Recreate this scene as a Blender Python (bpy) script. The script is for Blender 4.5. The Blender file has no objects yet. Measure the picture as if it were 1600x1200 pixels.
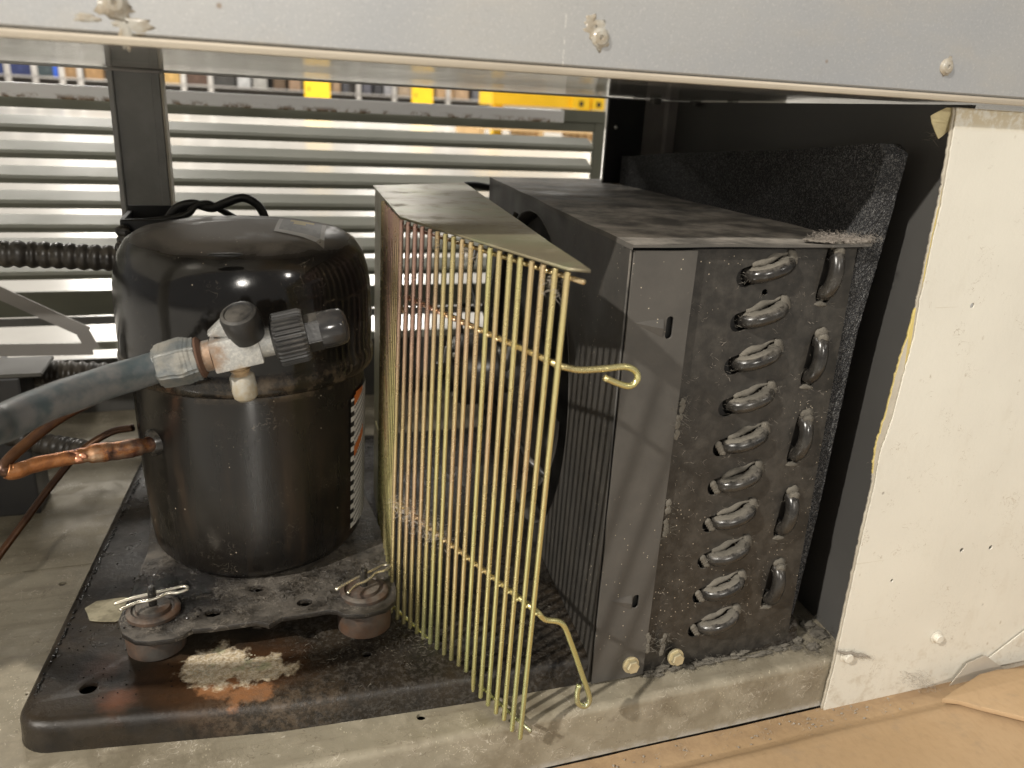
import bpy, bmesh, math, random
from mathutils import Vector, Matrix, noise as mn
from math import sin, cos, pi, radians as R
random.seed(7)
rnd = random.uniform
scene = bpy.context.scene
C = scene.collection

# ------------------------------------------------------------------ camera, world, lamps, exposure
CAM = Vector((0.0, -0.372, 0.366))
F = 1240.0
def _axes():
    dn = Vector((-186, 3570, F)).normalized()
    x = Vector((3792, -244, F)).normalized()
    x = (x - dn * x.dot(dn)).normalized()
    up = -dn
    y = up.cross(x)
    return Matrix((x, y, up))
AX = _axes()
cam_data = bpy.data.cameras.new('camera')
cam = bpy.data.objects.new('camera', cam_data)
C.objects.link(cam)
right = AX @ Vector((1, 0, 0)); upv = -(AX @ Vector((0, 1, 0))); back = -(AX @ Vector((0, 0, 1)))
rot = Matrix((right, upv, back)).transposed()
cam.matrix_world = Matrix.Translation(CAM) @ rot.to_4x4()
cam_data.sensor_width = 36; cam_data.lens = 36 * F / 1600
cam_data.clip_start = 0.01; cam_data.clip_end = 200
cam_data.dof.use_dof = True
cam_data.dof.focus_distance = 0.50
cam_data.dof.aperture_fstop = 9
scene.camera = cam

world = bpy.data.worlds.new("World"); scene.world = world; world.use_nodes = True
bgn = world.node_tree.nodes['Background']
bgn.inputs[0].default_value = (1.0, 0.97, 0.93, 1); bgn.inputs[1].default_value = 0.21

def lamp(name, loc, target, size, power, color):
    l = bpy.data.lights.new(name, 'AREA'); l.shape = 'DISK'; l.size = size; l.energy = power; l.color = color
    o = bpy.data.objects.new(name, l); C.objects.link(o)
    o.location = loc
    o.rotation_euler = (Vector(target) - Vector(loc)).to_track_quat('-Z', 'Y').to_euler()
    return o
WARM = (1.0, 0.945, 0.86)
lamp('high_bay_lamp', (-3.3, -1.75, 3.0), (0.1, 0.05, 0.1), 0.12, 190, WARM)
lamp('high_bay_lamp', (-0.5, -6.8, 3.3), (0.15, 0.1, 0.15), 0.22, 135, WARM)
lamp('high_bay_lamp', (5.2, -6.0, 4.8), (0.15, 0.1, 0.15), 0.4, 40, WARM)
for yy, xx, pw in ((3.0, -0.6, 34), (5.5, -1.5, 140), (8.0, 3.5, 180), (12.0, -1.0, 320), (13.0, 9.0, 260), (16.5, 3.0, 340), (19.5, -3.0, 320), (19.5, 9.0, 260)):  # the nearest lamp is added to light the rail top
    lamp('high_bay_lamp', (xx, yy, 4.0), (xx, yy, 0), 1.2, pw, (1.0, 0.95, 0.87))

scene.view_settings.view_transform = 'Standard'
scene.view_settings.look = 'None'
scene.view_settings.exposure = 0.50
scene.view_settings.gamma = 1.0
scene.cycles.max_bounces = 7
scene.cycles.use_denoising = True
scene.cycles.sample_clamp_indirect = 6.0

# ------------------------------------------------------------------ helpers
def spot(px, py, ax, val):
    """where the sight line surveyed at (px,py) of the 1600x1200 plan meets a real plane of the cabinet"""
    r = AX @ Vector(((px - 800) / F, (py - 600) / F, 1.0))
    t = (val - CAM[ax]) / r[ax]
    return CAM + r * t

WORLD = {}
def tag(o, label=None, cat=None, group=None, kind=None):
    if label: o['label'] = label
    if cat: o['category'] = cat
    if group: o['group'] = group
    if kind: o['kind'] = kind
    return o
def thing(name, label, cat, loc, group=None):
    o = bpy.data.objects.new(name, None); C.objects.link(o); o.location = loc
    o.empty_display_size = 0.02
    WORLD[o.name] = Vector(loc)
    return tag(o, label, cat, group)
def smooth(me, on=True):
    for p in me.polygons: p.use_smooth = on
def obj(name, bm, m, parent=None, loc=None, sm=False, auto=None):
    """bm is in world coordinates"""
    base = WORLD[parent.name] if parent else Vector(loc or (0, 0, 0))
    if isinstance(bm, bmesh.types.BMesh):
        me = bpy.data.meshes.new(name)
        bm.to_mesh(me); bm.free()
    else: me = bm
    me.transform(Matrix.Translation(-base))
    if auto is not None:
        smooth(me); me.set_sharp_from_angle(angle=R(auto))
    elif sm: smooth(me)
    ms = m if isinstance(m, (list, tuple)) else [m]
    for k in ms: me.materials.append(k)
    o = bpy.data.objects.new(name, me); C.objects.link(o)
    if parent: o.parent = parent
    else: o.location = base
    WORLD[o.name] = base.copy()
    return o
def dup(o, parent, delta=(0, 0, 0)):
    c = o.copy(); C.objects.link(c); c.parent = parent
    c.location = Vector(o.location) + Vector(delta)
    WORLD[c.name] = WORLD[o.name] + Vector(delta)
    return c

def B(): return bmesh.new()
def add(bm, other):
    me = bpy.data.meshes.new('tmp'); other.to_mesh(me); other.free(); bm.from_mesh(me); bpy.data.meshes.remove(me)
    return bm
def box(bm, x0, x1, y0, y1, z0, z1, bev=0.0, seg=1, M=None):
    t = bmesh.new()
    bmesh.ops.create_cube(t, size=1)
    for v in t.verts:
        v.co = Vector(((x0 + x1) / 2 + v.co.x * (x1 - x0), (y0 + y1) / 2 + v.co.y * (y1 - y0), (z0 + z1) / 2 + v.co.z * (z1 - z0)))
    if bev: bmesh.ops.bevel(t, geom=list(t.edges), offset=bev, segments=seg, affect='EDGES', profile=0.6)
    if M is not None: t.transform(M)
    return add(bm, t)
def frame_to(p, d, upg=(0, 0, 1)):
    d = Vector(d).normalized(); u = Vector(upg)
    if abs(d.dot(u)) > .98: u = Vector((0, 1, 0))
    x = u.cross(d).normalized(); y = d.cross(x)
    m = Matrix((x, y, d)).transposed().to_4x4(); m.translation = Vector(p)
    return m
def lathe(bm, prof, seg=32, M=None, ribs=0, ribd=0.0, ribr=None):
    """prof: list of (r, h) along +Z of matrix M"""
    t = bmesh.new(); rings = []
    for k, (r, h) in enumerate(prof):
        if r < 1e-6: rings.append([t.verts.new((0, 0, h))]); continue
        ring = []
        for i in range(seg):
            a = 2 * pi * i / seg; rr = r
            if ribs and ribr and ribr[0] <= k <= ribr[1] and (i * ribs // seg * 2 + (1 if (i * ribs / seg) % 1 >= .5 else 0)) % 2: rr -= ribd
            ring.append(t.verts.new((rr * cos(a), rr * sin(a), h)))
        rings.append(ring)
    for a, b in zip(rings, rings[1:]):
        n = max(len(a), len(b))
        for i in range(n):
            j = (i + 1) % n
            if len(a) == 1 and len(b) == 1: continue
            if len(a) == 1: t.faces.new((a[0], b[i], b[j]))
            elif len(b) == 1: t.faces.new((a[i], a[j], b[0]))
            else: t.faces.new((a[i], a[j], b[j], b[i]))
    if len(rings[0]) > 1: t.faces.new(rings[0][::-1])
    if len(rings[-1]) > 1: t.faces.new(rings[-1])
    bmesh.ops.recalc_face_normals(t, faces=t.faces)
    if M is not None: t.transform(M)
    return add(bm, t)
def catmull(pts, n=6):
    pts = [Vector(p) for p in pts]
    if len(pts) < 3: return pts
    P = [pts[0] * 2 - pts[1]] + pts + [pts[-1] * 2 - pts[-2]]
    out = []
    for i in range(1, len(P) - 2):
        for k in range(n):
            t = k / n; a, b, c, d = P[i - 1], P[i], P[i + 1], P[i + 2]
            out.append(.5 * ((2 * b) + (c - a) * t + (2 * a - 5 * b + 4 * c - d) * t * t + (3 * b - a - 3 * c + d) * t ** 3))
    out.append(pts[-1]); return out
def tube(bm, path, r, seg=8, cap=True):
    path = [Vector(p) for p in path]
    rs = r if isinstance(r, (list, tuple)) else [r] * len(path)
    if len(rs) != len(path):
        rs = [rs[min(len(rs) - 2, int(i / (len(path) - 1) * (len(rs) - 1)))] * (1 - (i / (len(path) - 1) * (len(rs) - 1) - min(len(rs) - 2, int(i / (len(path) - 1) * (len(rs) - 1))))) +
              rs[min(len(rs) - 2, int(i / (len(path) - 1) * (len(rs) - 1))) + 1] * (i / (len(path) - 1) * (len(rs) - 1) - min(len(rs) - 2, int(i / (len(path) - 1) * (len(rs) - 1)))) for i in range(len(path))]
    t = bmesh.new(); rings = []; nrm = None
    for i, p in enumerate(path):
        d = (path[min(i + 1, len(path) - 1)] - path[max(i - 1, 0)]).normalized()
        if nrm is None:
            nrm = d.orthogonal().normalized()
        else:
            nrm = (nrm - d * nrm.dot(d)).normalized()
        bi = d.cross(nrm)
        rings.append([t.verts.new(p + (nrm * cos(2 * pi * k / seg) + bi * sin(2 * pi * k / seg)) * rs[i]) for k in range(seg)])
    for a, b in zip(rings, rings[1:]):
        for i in range(seg):
            j = (i + 1) % seg; t.faces.new((a[i], a[j], b[j], b[i]))
    if cap: t.faces.new(rings[0][::-1]); t.faces.new(rings[-1])
    bmesh.ops.recalc_face_normals(t, faces=t.faces)
    return add(bm, t)
def plate(outer, holes, thick, M, bevel=0.0):
    """flat sheet with real cut-outs; outer / holes are 2-D polygons; extruded +-thick/2 about the plane of M"""
    cu = bpy.data.curves.new('c', 'CURVE'); cu.dimensions = '2D'; cu.fill_mode = 'BOTH'
    cu.extrude = thick / 2 - bevel; cu.bevel_depth = bevel; cu.bevel_resolution = 1
    for poly in [outer] + list(holes):
        s = cu.splines.new('POLY'); s.points.add(len(poly) - 1); s.use_cyclic_u = True
        for q, p in zip(s.points, poly): q.co = (p[0], p[1], 0, 1)
    o = bpy.data.objects.new('c', cu); C.objects.link(o)
    dg = bpy.context.evaluated_depsgraph_get(); dg.update()
    me = bpy.data.meshes.new_from_object(o.evaluated_get(dg))
    bpy.data.objects.remove(o); bpy.data.curves.remove(cu)
    me.materials.clear()
    me.transform(M)
    b = bmesh.new(); b.from_mesh(me); bpy.data.meshes.remove(me)
    bmesh.ops.remove_doubles(b, verts=b.verts, dist=1e-6)
    bmesh.ops.recalc_face_normals(b, faces=b.faces)
    return b
def circ(cx, cy, r, n=40): return [(cx + r * cos(2 * pi * i / n), cy + r * sin(2 * pi * i / n)) for i in range(n)]
def obround(cx, cy, hl, r, ang=0, n=10):
    pts = []
    for s, a0 in ((1, -pi / 2), (-1, pi / 2)):
        for i in range(n + 1):
            a = a0 + pi * i / n; pts.append((s * hl + r * cos(a), r * sin(a)))
    c, s = cos(ang), sin(ang)
    return [(cx + x * c - y * s, cy + x * s + y * c) for x, y in pts]
def rag(pts, amp, sub=8, seed=0):
    """roughen a closed polyline"""
    out = []
    for i, p in enumerate(pts):
        q = pts[(i + 1) % len(pts)]
        for k in range(sub):
            t = k / sub; x = p[0] + (q[0] - p[0]) * t; y = p[1] + (q[1] - p[1]) * t
            v = mn.noise_vector(Vector((x * 90, y * 90, seed * 3.7)))
            out.append((x + v.x * amp, y + v.y * amp))
    return out
XZ = lambda y: Matrix(((1, 0, 0, 0), (0, 0, -1, y), (0, 1, 0, 0), (0, 0, 0, 1)))     # local (x,y)->(x,z) at depth y
XY = lambda z: Matrix.Translation((0, 0, z))

def lint_bm(centres, n, spread, length, w=0.00016, flat=0.4):
    """fluff: many tiny curled fibres"""
    t = bmesh.new()
    for i in range(n):
        c = Vector(random.choice(centres)); sp = spread if not isinstance(spread, (list, tuple)) else spread
        p = c + Vector((random.gauss(0, 1), random.gauss(0, 1), random.gauss(0, 1) * flat)) * spread
        d = Vector((rnd(-1, 1), rnd(-1, 1), rnd(-.6, .6))).normalized()
        L = length * rnd(.4, 1.2); s = d.orthogonal().normalized() * w
        q = p + d * L * .5 + Vector((rnd(-1, 1), rnd(-1, 1), rnd(-1, 1))) * L * .25; e = q + (d + Vector((rnd(-1, 1), rnd(-1, 1), rnd(-1, 1))) * .6).normalized() * L * .5
        a = [t.verts.new(p - s), t.verts.new(p + s), t.verts.new(q + s), t.verts.new(q - s), t.verts.new(e)]
        t.faces.new((a[0], a[1], a[2], a[3])); t.faces.new((a[3], a[2], a[4]))
    return t
def lump(bm, c, rx, ry, rz, amp=.25, sub=3, freq=160, M=None):
    t = bmesh.new(); bmesh.ops.create_icosphere(t, subdivisions=sub, radius=1)
    for v in t.verts:
        n = v.co.normalized()
        k = 1 + amp * mn.noise(Vector(c) * 50 + n * 2.2) + amp * .5 * mn.noise(Vector(c) * 70 + n * 6)
        v.co = Vector((n.x * rx * k, n.y * ry * k, n.z * rz * k))
    if M is not None: t.transform(M)
    t.transform(Matrix.Translation(Vector(c)))
    return add(bm, t)

# ------------------------------------------------------------------ materials
class NT:
    def __init__(s, name):
        s.m = bpy.data.materials.new(name); s.m.use_nodes = True; s.t = s.m.node_tree; s.n = s.t.nodes
        s.bsdf = s.n['Principled BSDF']; s.geo = s.n.new('ShaderNodeNewGeometry'); s.pos = s.geo.outputs['Position']
    def L(s, a, b): s.t.links.new(a, b)
    def math(s, op, a, b=None, clamp=False):
        n = s.n.new('ShaderNodeMath'); n.operation = op; n.use_clamp = clamp
        for i, v in enumerate((a, b)):
            if v is None: continue
            if isinstance(v, (int, float)): n.inputs[i].default_value = v
            else: s.L(v, n.inputs[i])
        return n.outputs[0]
    def scale(s, v, sx, sy, sz, off=(0, 0, 0)):
        n = s.n.new('ShaderNodeMapping'); n.inputs['Scale'].default_value = (sx, sy, sz); n.inputs['Location'].default_value = off
        s.L(v, n.inputs['Vector']); return n.outputs[0]
    def noise(s, sc, det=4, rough=.55, vec=None, dist=0.0):
        n = s.n.new('ShaderNodeTexNoise'); n.inputs['Scale'].default_value = sc; n.inputs['Detail'].default_value = det
        n.inputs['Roughness'].default_value = rough; n.inputs['Distortion'].default_value = dist
        s.L(vec or s.pos, n.inputs['Vector']); return n.outputs['Fac']
    def vor(s, sc, vec=None, feat='F1'):
        n = s.n.new('ShaderNodeTexVoronoi'); n.inputs['Scale'].default_value = sc; n.feature = feat
        s.L(vec or s.pos, n.inputs['Vector']); return n
    def step(s, v, lo, hi):
        n = s.n.new('ShaderNodeMapRange'); n.interpolation_type = 'SMOOTHSTEP'
        s.L(v, n.inputs[0]); n.inputs[1].default_value = lo; n.inputs[2].default_value = hi; return n.outputs[0]
    def mix(s, f, a, b):
        n = s.n.new('ShaderNodeMix'); n.data_type = 'RGBA'
        if isinstance(f, (int, float)): n.inputs[0].default_value = f
        else: s.L(f, n.inputs[0])
        for i, v in ((6, a), (7, b)):
            if isinstance(v, (tuple, list)): n.inputs[i].default_value = (*v[:3], 1)
            else: s.L(v, n.inputs[i])
        return n.outputs[2]
    def fmix(s, f, a, b):
        n = s.n.new('ShaderNodeMix'); n.data_type = 'FLOAT'
        if isinstance(f, (int, float)): n.inputs[0].default_value = f
        else: s.L(f, n.inputs[0])
        for i, v in ((2, a), (3, b)):
            if isinstance(v, (int, float)): n.inputs[i].default_value = v
            else: s.L(v, n.inputs[i])
        return n.outputs[0]
    def ramp(s, v, stops):
        n = s.n.new('ShaderNodeValToRGB'); s.L(v, n.inputs[0]); e = n.color_ramp.elements
        while len(e) < len(stops): e.new(.5)
        for q, (p, c) in zip(e, stops): q.position = p; q.color = (*c, 1)
        return n.outputs[0]
    def near(s, c, r0, r1, sx=1, sy=1, sz=1, wob=0.0, wsc=60):
        """mask: 1 inside r0, 0 outside r1 of a point; edge wobbled by noise"""
        d = s.n.new('ShaderNodeVectorMath'); d.operation = 'SUBTRACT'; s.L(s.pos, d.inputs[0]); d.inputs[1].default_value = c
        m = s.n.new('ShaderNodeVectorMath'); m.operation = 'MULTIPLY'; s.L(d.outputs[0], m.inputs[0]); m.inputs[1].default_value = (sx, sy, sz)
        l = s.n.new('ShaderNodeVectorMath'); l.operation = 'LENGTH'; s.L(m.outputs[0], l.inputs[0]); v = l.outputs['Value']
        if wob: v = s.math('ADD', v, s.math('MULTIPLY', s.math('SUBTRACT', s.noise(wsc, 5, .6), .5), wob))
        return s.step(v, r1, r0) if False else s.math('SUBTRACT', 1.0, s.step(v, r0, r1))
    def bump(s, h, strength, dist=0.001, prev=None):
        n = s.n.new('ShaderNodeBump'); n.inputs['Strength'].default_value = strength; n.inputs['Distance'].default_value = dist
        s.L(h, n.inputs['Height'])
        if prev is not None: s.L(prev, n.inputs['Normal'])
        return n.outputs[0]
    def curls(s, sc, w, gsc, lo, hi, off=0.0):
        v = s.scale(s.pos, 1, 1, 1, (off, off * .7, -off)); n = s.noise(sc, 2, .5, v, 1.2)
        a = s.math('ABSOLUTE', s.math('SUBTRACT', n, .5)); l = s.math('SUBTRACT', 1.0, s.step(a, w * .4, w))
        return s.math('MULTIPLY', l, s.step(s.noise(gsc, 4, .65, v), lo, hi))
    def out(s, col, rough, metal=0.0, normal=None, **kw):
        def put(k, v):
            i = s.bsdf.inputs[k]
            if isinstance(v, (int, float)): i.default_value = v
            elif isinstance(v, (tuple, list)): i.default_value = (*v[:3], 1)
            else: s.L(v, i)
        put('Base Color', col); put('Roughness', rough); put('Metallic', metal)
        if normal is not None: s.L(normal, s.bsdf.inputs['Normal'])
        for k, v in kw.items(): put(k, v)
        return s.m
    def up(s, lo=.3, hi=.9):
        x = s.n.new('ShaderNodeSeparateXYZ'); s.L(s.geo.outputs['Normal'], x.inputs[0]); return s.step(x.outputs[2], lo, hi)
    def sep(s, i):
        x = s.n.new('ShaderNodeSeparateXYZ'); s.L(s.pos, x.inputs[0]); return x.outputs[i]

DUST = (0.20, 0.175, 0.14)
def paint(name, c1, c2=None, rough=.5, metal=0.0, sc=30, dust=0.0, dsc=45, bump=.15, bsc=500, speck=0.0, dustc=(.24, .215, .18), side=0.0, spec=0.5, bd=.0004):
    s = NT(name); c2 = c2 or tuple(v * .7 for v in c1)
    n = s.noise(sc, 5, .6)
    col = s.mix(s.step(n, .35, .65), c1, c2)
    rg = s.fmix(s.step(s.noise(sc * .7, 4), .3, .7), rough * .85, min(1, rough * 1.2))
    if dust or side:
        dn = s.step(s.noise(dsc, 6, .7), .35, .72)
        msk = s.math('MULTIPLY', dn, s.math('ADD', s.math('MULTIPLY', s.up(), dust), side, True), True)
        col = s.mix(msk, col, dustc); rg = s.fmix(msk, rg, .95)
    else: msk = None
    if speck:
        v = s.vor(330).outputs['Distance']; gate = s.step(s.noise(9, 3), .45, .62)
        fl = s.math('MULTIPLY', s.math('SUBTRACT', 1.0, s.step(v, .08, .16)), gate)
        rs = s.vor(330); hv = s.n.new('ShaderNodeSeparateColor'); s.L(rs.outputs['Color'], hv.inputs[0])
        fl = s.math('MULTIPLY', fl, s.math('GREATER_THAN', hv.outputs[0], 1 - speck))
        col = s.mix(fl, col, (.5, .43, .33)); rg = s.fmix(fl, rg, .8)
    h = s.noise(bsc, 3, .6)
    nb = s.bump(h, bump, bd)
    m = metal if msk is None else s.fmix(msk, metal, 0.0)
    return s.out(col, rg, m, nb, **{'Specular IOR Level': spec})

def make_beam_metal():
    s = NT('painted_grey_sheet')
    g = s.noise(900, 2, .8); big = s.noise(5, 3)
    col = s.mix(s.step(big, .35, .65), (.37, .38, .395), (.44, .435, .42))
    col = s.mix(s.math('MULTIPLY', s.step(s.noise(640, 2, .8), .52, .72), .26), col, (.66, .64, .60))
    col = s.mix(s.math('MULTIPLY', s.step(s.noise(560, 2, .8), .54, .72), .16), col, (.25, .24, .23))
    gr = s.math('MULTIPLY', s.step(s.noise(7, 6, .7, s.scale(s.pos, 1, 1, 2.2)), .50, .72), .28); col = s.mix(gr, col, (.52, .46, .36))
    st = s.scale(s.pos, 130, 1, 2.5); ss = s.step(s.noise(1, 2, .5, st), .66, .70)
    ss = s.math('MULTIPLY', ss, s.step(s.noise(200, 3, .8), .45, .6))
    col = s.mix(s.math('MULTIPLY', ss, .6), col, (.78, .76, .7))
    spots = s.math('MULTIPLY', s.math('SUBTRACT', 1.0, s.step(s.vor(42).outputs['Distance'], .05, .09)), s.step(s.noise(20, 2), .55, .6))
    col = s.mix(spots, col, (.25, .18, .12))
    return s.out(col, s.fmix(s.step(s.noise(6, 5), .3, .7), .34, .5), .35, s.bump(s.noise(9, 3), .12, .004, s.bump(g, .16, .0004)))
def make_underside():
    s = NT('glossy_zinc_underside')
    v = s.scale(s.pos, 3, 160, 3); n = s.noise(1, 3, .5, v); v2 = s.scale(s.pos, 2, 26, 2)
    col = s.mix(s.step(s.noise(1, 3, .5, v2), .35, .65), (.74, .72, .67), (.88, .86, .80))
    col = s.mix(s.step(s.noise(240, 3, .7), .66, .72), col, (.15, .11, .08))
    return s.out(col, .13, .75, s.bump(n, .5, .0010))
def make_deck():
    s = NT('galvanised_deck')
    a = s.step(s.noise(11, 5, .6), .35, .65); b = s.step(s.noise(46, 6, .7), .42, .66)
    col = s.mix(a, (.30, .268, .20), (.20, .172, .122))
    col = s.mix(s.math('MULTIPLY', b, .5), col, (.35, .31, .235))
    st = s.scale(s.pos, 14, 130, 14); col = s.mix(s.math('MULTIPLY', s.step(s.noise(1, 4, .6, st), .5, .7), .35), col, (.15, .12, .085))
    dk = s.math('MULTIPLY', s.step(s.noise(34, 6, .8), .56, .72), .55); col = s.mix(dk, col, (.15, .12, .085))
    fl = s.math('SUBTRACT', 1.0, s.step(s.vor(330, s.scale(s.pos, 1.6, .8, 1)).outputs['Distance'], .08, .26)); fl = s.math('MULTIPLY', fl, s.step(s.noise(55, 5, .7), .48, .66)); col = s.mix(s.math('MULTIPLY', fl, .8), col, (.60, .54, .40))
    cu = s.curls(120, .014, 45, .50, .60); col = s.mix(s.math('MULTIPLY', cu, .55), col, (.60, .55, .46))
    cu = s.curls(90, .012, 30, .52, .6, 5.0); col = s.mix(s.math('MULTIPLY', cu, .5), col, (.12, .09, .06))
    edge = s.math('MULTIPLY', s.math('SUBTRACT', 1.0, s.step(s.sep(2), -.040, -.034)), s.step(s.noise(90, 5, .7), .35, .55)); col = s.mix(s.math('MULTIPLY', edge, .7), col, (.44, .43, .40))
    return s.out(col, s.fmix(b, .5, .75), s.fmix(b, .15, .0), s.bump(s.noise(380, 4, .7), .4, .0006), **{'Specular IOR Level': .3})
def make_base():
    s = NT('oily_black_base_paint')
    n = s.noise(30, 6, .65)
    col = s.mix(s.step(n, .35, .68), (.012, .010, .008), (.028, .021, .014))
    # grit settled towards the guard
    grit = s.math('MULTIPLY', s.step(s.noise(330, 4, .8), .48, .62), s.step(s.math('ADD', s.sep(0), s.math('MULTIPLY', s.noise(25, 4), .12)), .02, .09))
    col = s.mix(s.math('MULTIPLY', grit, .5), col, (.075, .066, .055))
    # brown grease and rust around the spill
    P0 = (-0.024, 0.072, 0.020)
    halo = s.near(P0, .022, .058, .85, 1.5, 1, .05, 40); col = s.mix(s.math('MULTIPLY', halo, .8), col, (.060, .028, .012))
    qa, qb, qc, qd = (tuple(spot(x, y, 2, .02)) for x, y in ((340, 1040), (402, 1046), (345, 1072), (395, 1082)))
    rust = s.math('MAXIMUM', s.near(qc, .008, .015, .8, 1.5, 1, .03, 90), s.near(qd, .008, .015, .8, 1.5, 1, .03, 90)); col = s.mix(s.math('MULTIPLY', rust, .8), col, (.27, .125, .055))
    l2 = s.near((-0.088, 0.064, .02), .003, .016, 1.0, 1, 1, .02, 70); col = s.mix(s.math('MULTIPLY', l2, .6), col, (.13, .05, .025))
    l3 = s.near((-0.10, 0.098, .02), .002, .018, 1.0, 1, 1, .02, 70); col = s.mix(s.math('MULTIPLY', l3, .3), col, (.12, .05, .03))
    lip = s.near((0.0, 0.040, .012), .01, .05, .7, 2.2, 2, .03, 80); col = s.mix(s.math('MULTIPLY', s.math('MULTIPLY', lip, s.step(s.noise(120, 5, .8), .42, .6)), .5), col, (.13, .095, .065))
    salt = s.math('MAXIMUM', s.near(qa, .013, .0185, .80, .80, 1, .032, 80), s.near(qb, .010, .0145, .62, 1.0, 1, .032, 80)); salt = s.math('MULTIPLY', salt, s.fmix(s.step(s.noise(300, 5, .8), .36, .52), .6, 1.0)); sn = s.noise(420, 5, .8)
    sc = s.mix(s.step(sn, .4, .62), (.42, .33, .21), (.66, .58, .45)); sc = s.mix(s.step(s.noise(50, 4), .54, .64), sc, (.40, .38, .24)); col = s.mix(salt, col, sc)
    rg = s.fmix(s.math('MAXIMUM', salt, grit), s.fmix(s.step(s.noise(70, 5), .3, .7), .24, .5), .9)
    h = s.math('ADD', s.noise(260, 5, .75), s.math('MULTIPLY', salt, 1.0))
    h = s.math('ADD', h, s.math('MULTIPLY', grit, .6))
    return s.out(col, rg, 0.0, s.bump(h, .5, .0008), **{'Specular IOR Level': s.fmix(s.up(.5, .97), .45, .13)})
def make_comp():
    s = NT('glossy_black_enamel')
    n = s.noise(14, 5, .6)
    col = s.mix(s.step(n, .38, .7), (.0055, .0052, .005), (.012, .010, .008))
    z = s.sep(2)
    drip = s.math('MULTIPLY', s.step(s.noise(1, 5, .65, s.scale(s.pos, 34, 34, 4)), .46, .72), s.step(z, .20, .12))
    drip = s.math('MULTIPLY', s.math('SUBTRACT', 1.0, s.step(z, .1, .19)), s.step(s.noise(1, 5, .65, s.scale(s.pos, 34, 34, 4)), .45, .72))
    col = s.mix(s.math('MULTIPLY', drip, .75), col, (.040, .024, .013))
    d = s.math('MULTIPLY', s.up(.62, .96), s.fmix(s.step(s.noise(20, 6, .7, None, .8), .40, .58), .45, 1.0), True); col = s.mix(s.math('MULTIPLY', d, .85), col, (.135, .12, .103))
    seam = s.math('MULTIPLY', s.math('MULTIPLY', s.step(z, .179, .187), s.math('SUBTRACT', 1.0, s.step(z, .196, .205))), s.step(s.noise(60, 5, .7), .4, .7))
    col = s.mix(s.math('MULTIPLY', seam, .6), col, (.16, .12, .08))
    v = s.vor(300, s.scale(s.pos, 1, 1, .75)); hv = s.n.new('ShaderNodeSeparateColor'); s.L(v.outputs['Color'], hv.inputs[0])
    cu = s.curls(160, .014, 40, .55, .63); col = s.mix(s.math('MULTIPLY', cu, .3), col, (.20, .17, .13))
    fl = s.math('MULTIPLY', s.math('MULTIPLY', s.math('SUBTRACT', 1.0, s.step(v.outputs['Distance'], .04, .16)), s.step(s.noise(22, 4, .6), .46, .58)), s.math('GREATER_THAN', hv.outputs[0], .80))
    col = s.mix(fl, col, (.5, .42, .32))
    rg = s.fmix(d, s.fmix(s.step(s.noise(20, 5, .6), .35, .7), .10, .24), .7); low = s.math('SUBTRACT', 1.0, s.step(z, .15, .2)); rg = s.fmix(low, rg, s.fmix(s.step(s.noise(1, 5, .65, s.scale(s.pos, 34, 34, 4)), .3, .7), .22, .38))
    nb = s.bump(s.noise(24, 3, .5), .12, .002); nb = s.bump(s.noise(500, 3, .6), .06, .0004, nb)
    return s.out(col, rg, 0.0, nb, **{'Specular IOR Level': s.fmix(s.up(.4, .95), .5, .18)})
def make_zinc():
    s = NT('yellow_passivated_wire')
    oi = s.n.new('ShaderNodeObjectInfo')
    v = s.math('ADD', s.math('MULTIPLY', s.noise(9, 3, .5), .55), s.math('ADD', s.math('MULTIPLY', oi.outputs['Random'], .17), .06))
    zg = s.math('MULTIPLY', s.sep(2), -.9); xg = s.math('MULTIPLY', s.sep(0), 2.6)
    v = s.math('ADD', v, s.math('ADD', zg, s.math('SUBTRACT', xg, .09)))
    col = s.ramp(v, [(.10, (.50, .30, .28)), (.27, (.60, .40, .31)), (.42, (.63, .51, .27)), (.54, (.64, .58, .27)), (.72, (.57, .59, .28)), (.92, (.46, .44, .33))])
    g = s.step(s.noise(90, 5, .7), .56, .74); col = s.mix(s.math('MULTIPLY', g, .35), col, (.19, .14, .08))
    return s.out(col, s.fmix(g, .26, .6), .82, s.bump(s.noise(700, 3), .12, .0003))
def make_sheet_zinc():
    s = NT('yellow_passivated_sheet')
    n = s.noise(16, 5, .6, None, .6)
    col = s.ramp(n, [(.3, (.20, .17, .115)), (.48, (.27, .235, .15)), (.6, (.25, .25, .15)), (.72, (.34, .29, .19))])
    d = s.step(s.noise(50, 6, .7), .5, .7); col = s.mix(s.math('MULTIPLY', d, .45), col, (.30, .27, .20))
    star = s.near((.135, .255, .30), .004, .028, 1, .8, 1, .05, 90); col = s.mix(s.math('MULTIPLY', star, .6), col, (.30, .29, .10))
    return s.out(col, s.fmix(d, .42, .7), .5, s.bump(s.noise(400, 4), .1, .0003))
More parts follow.
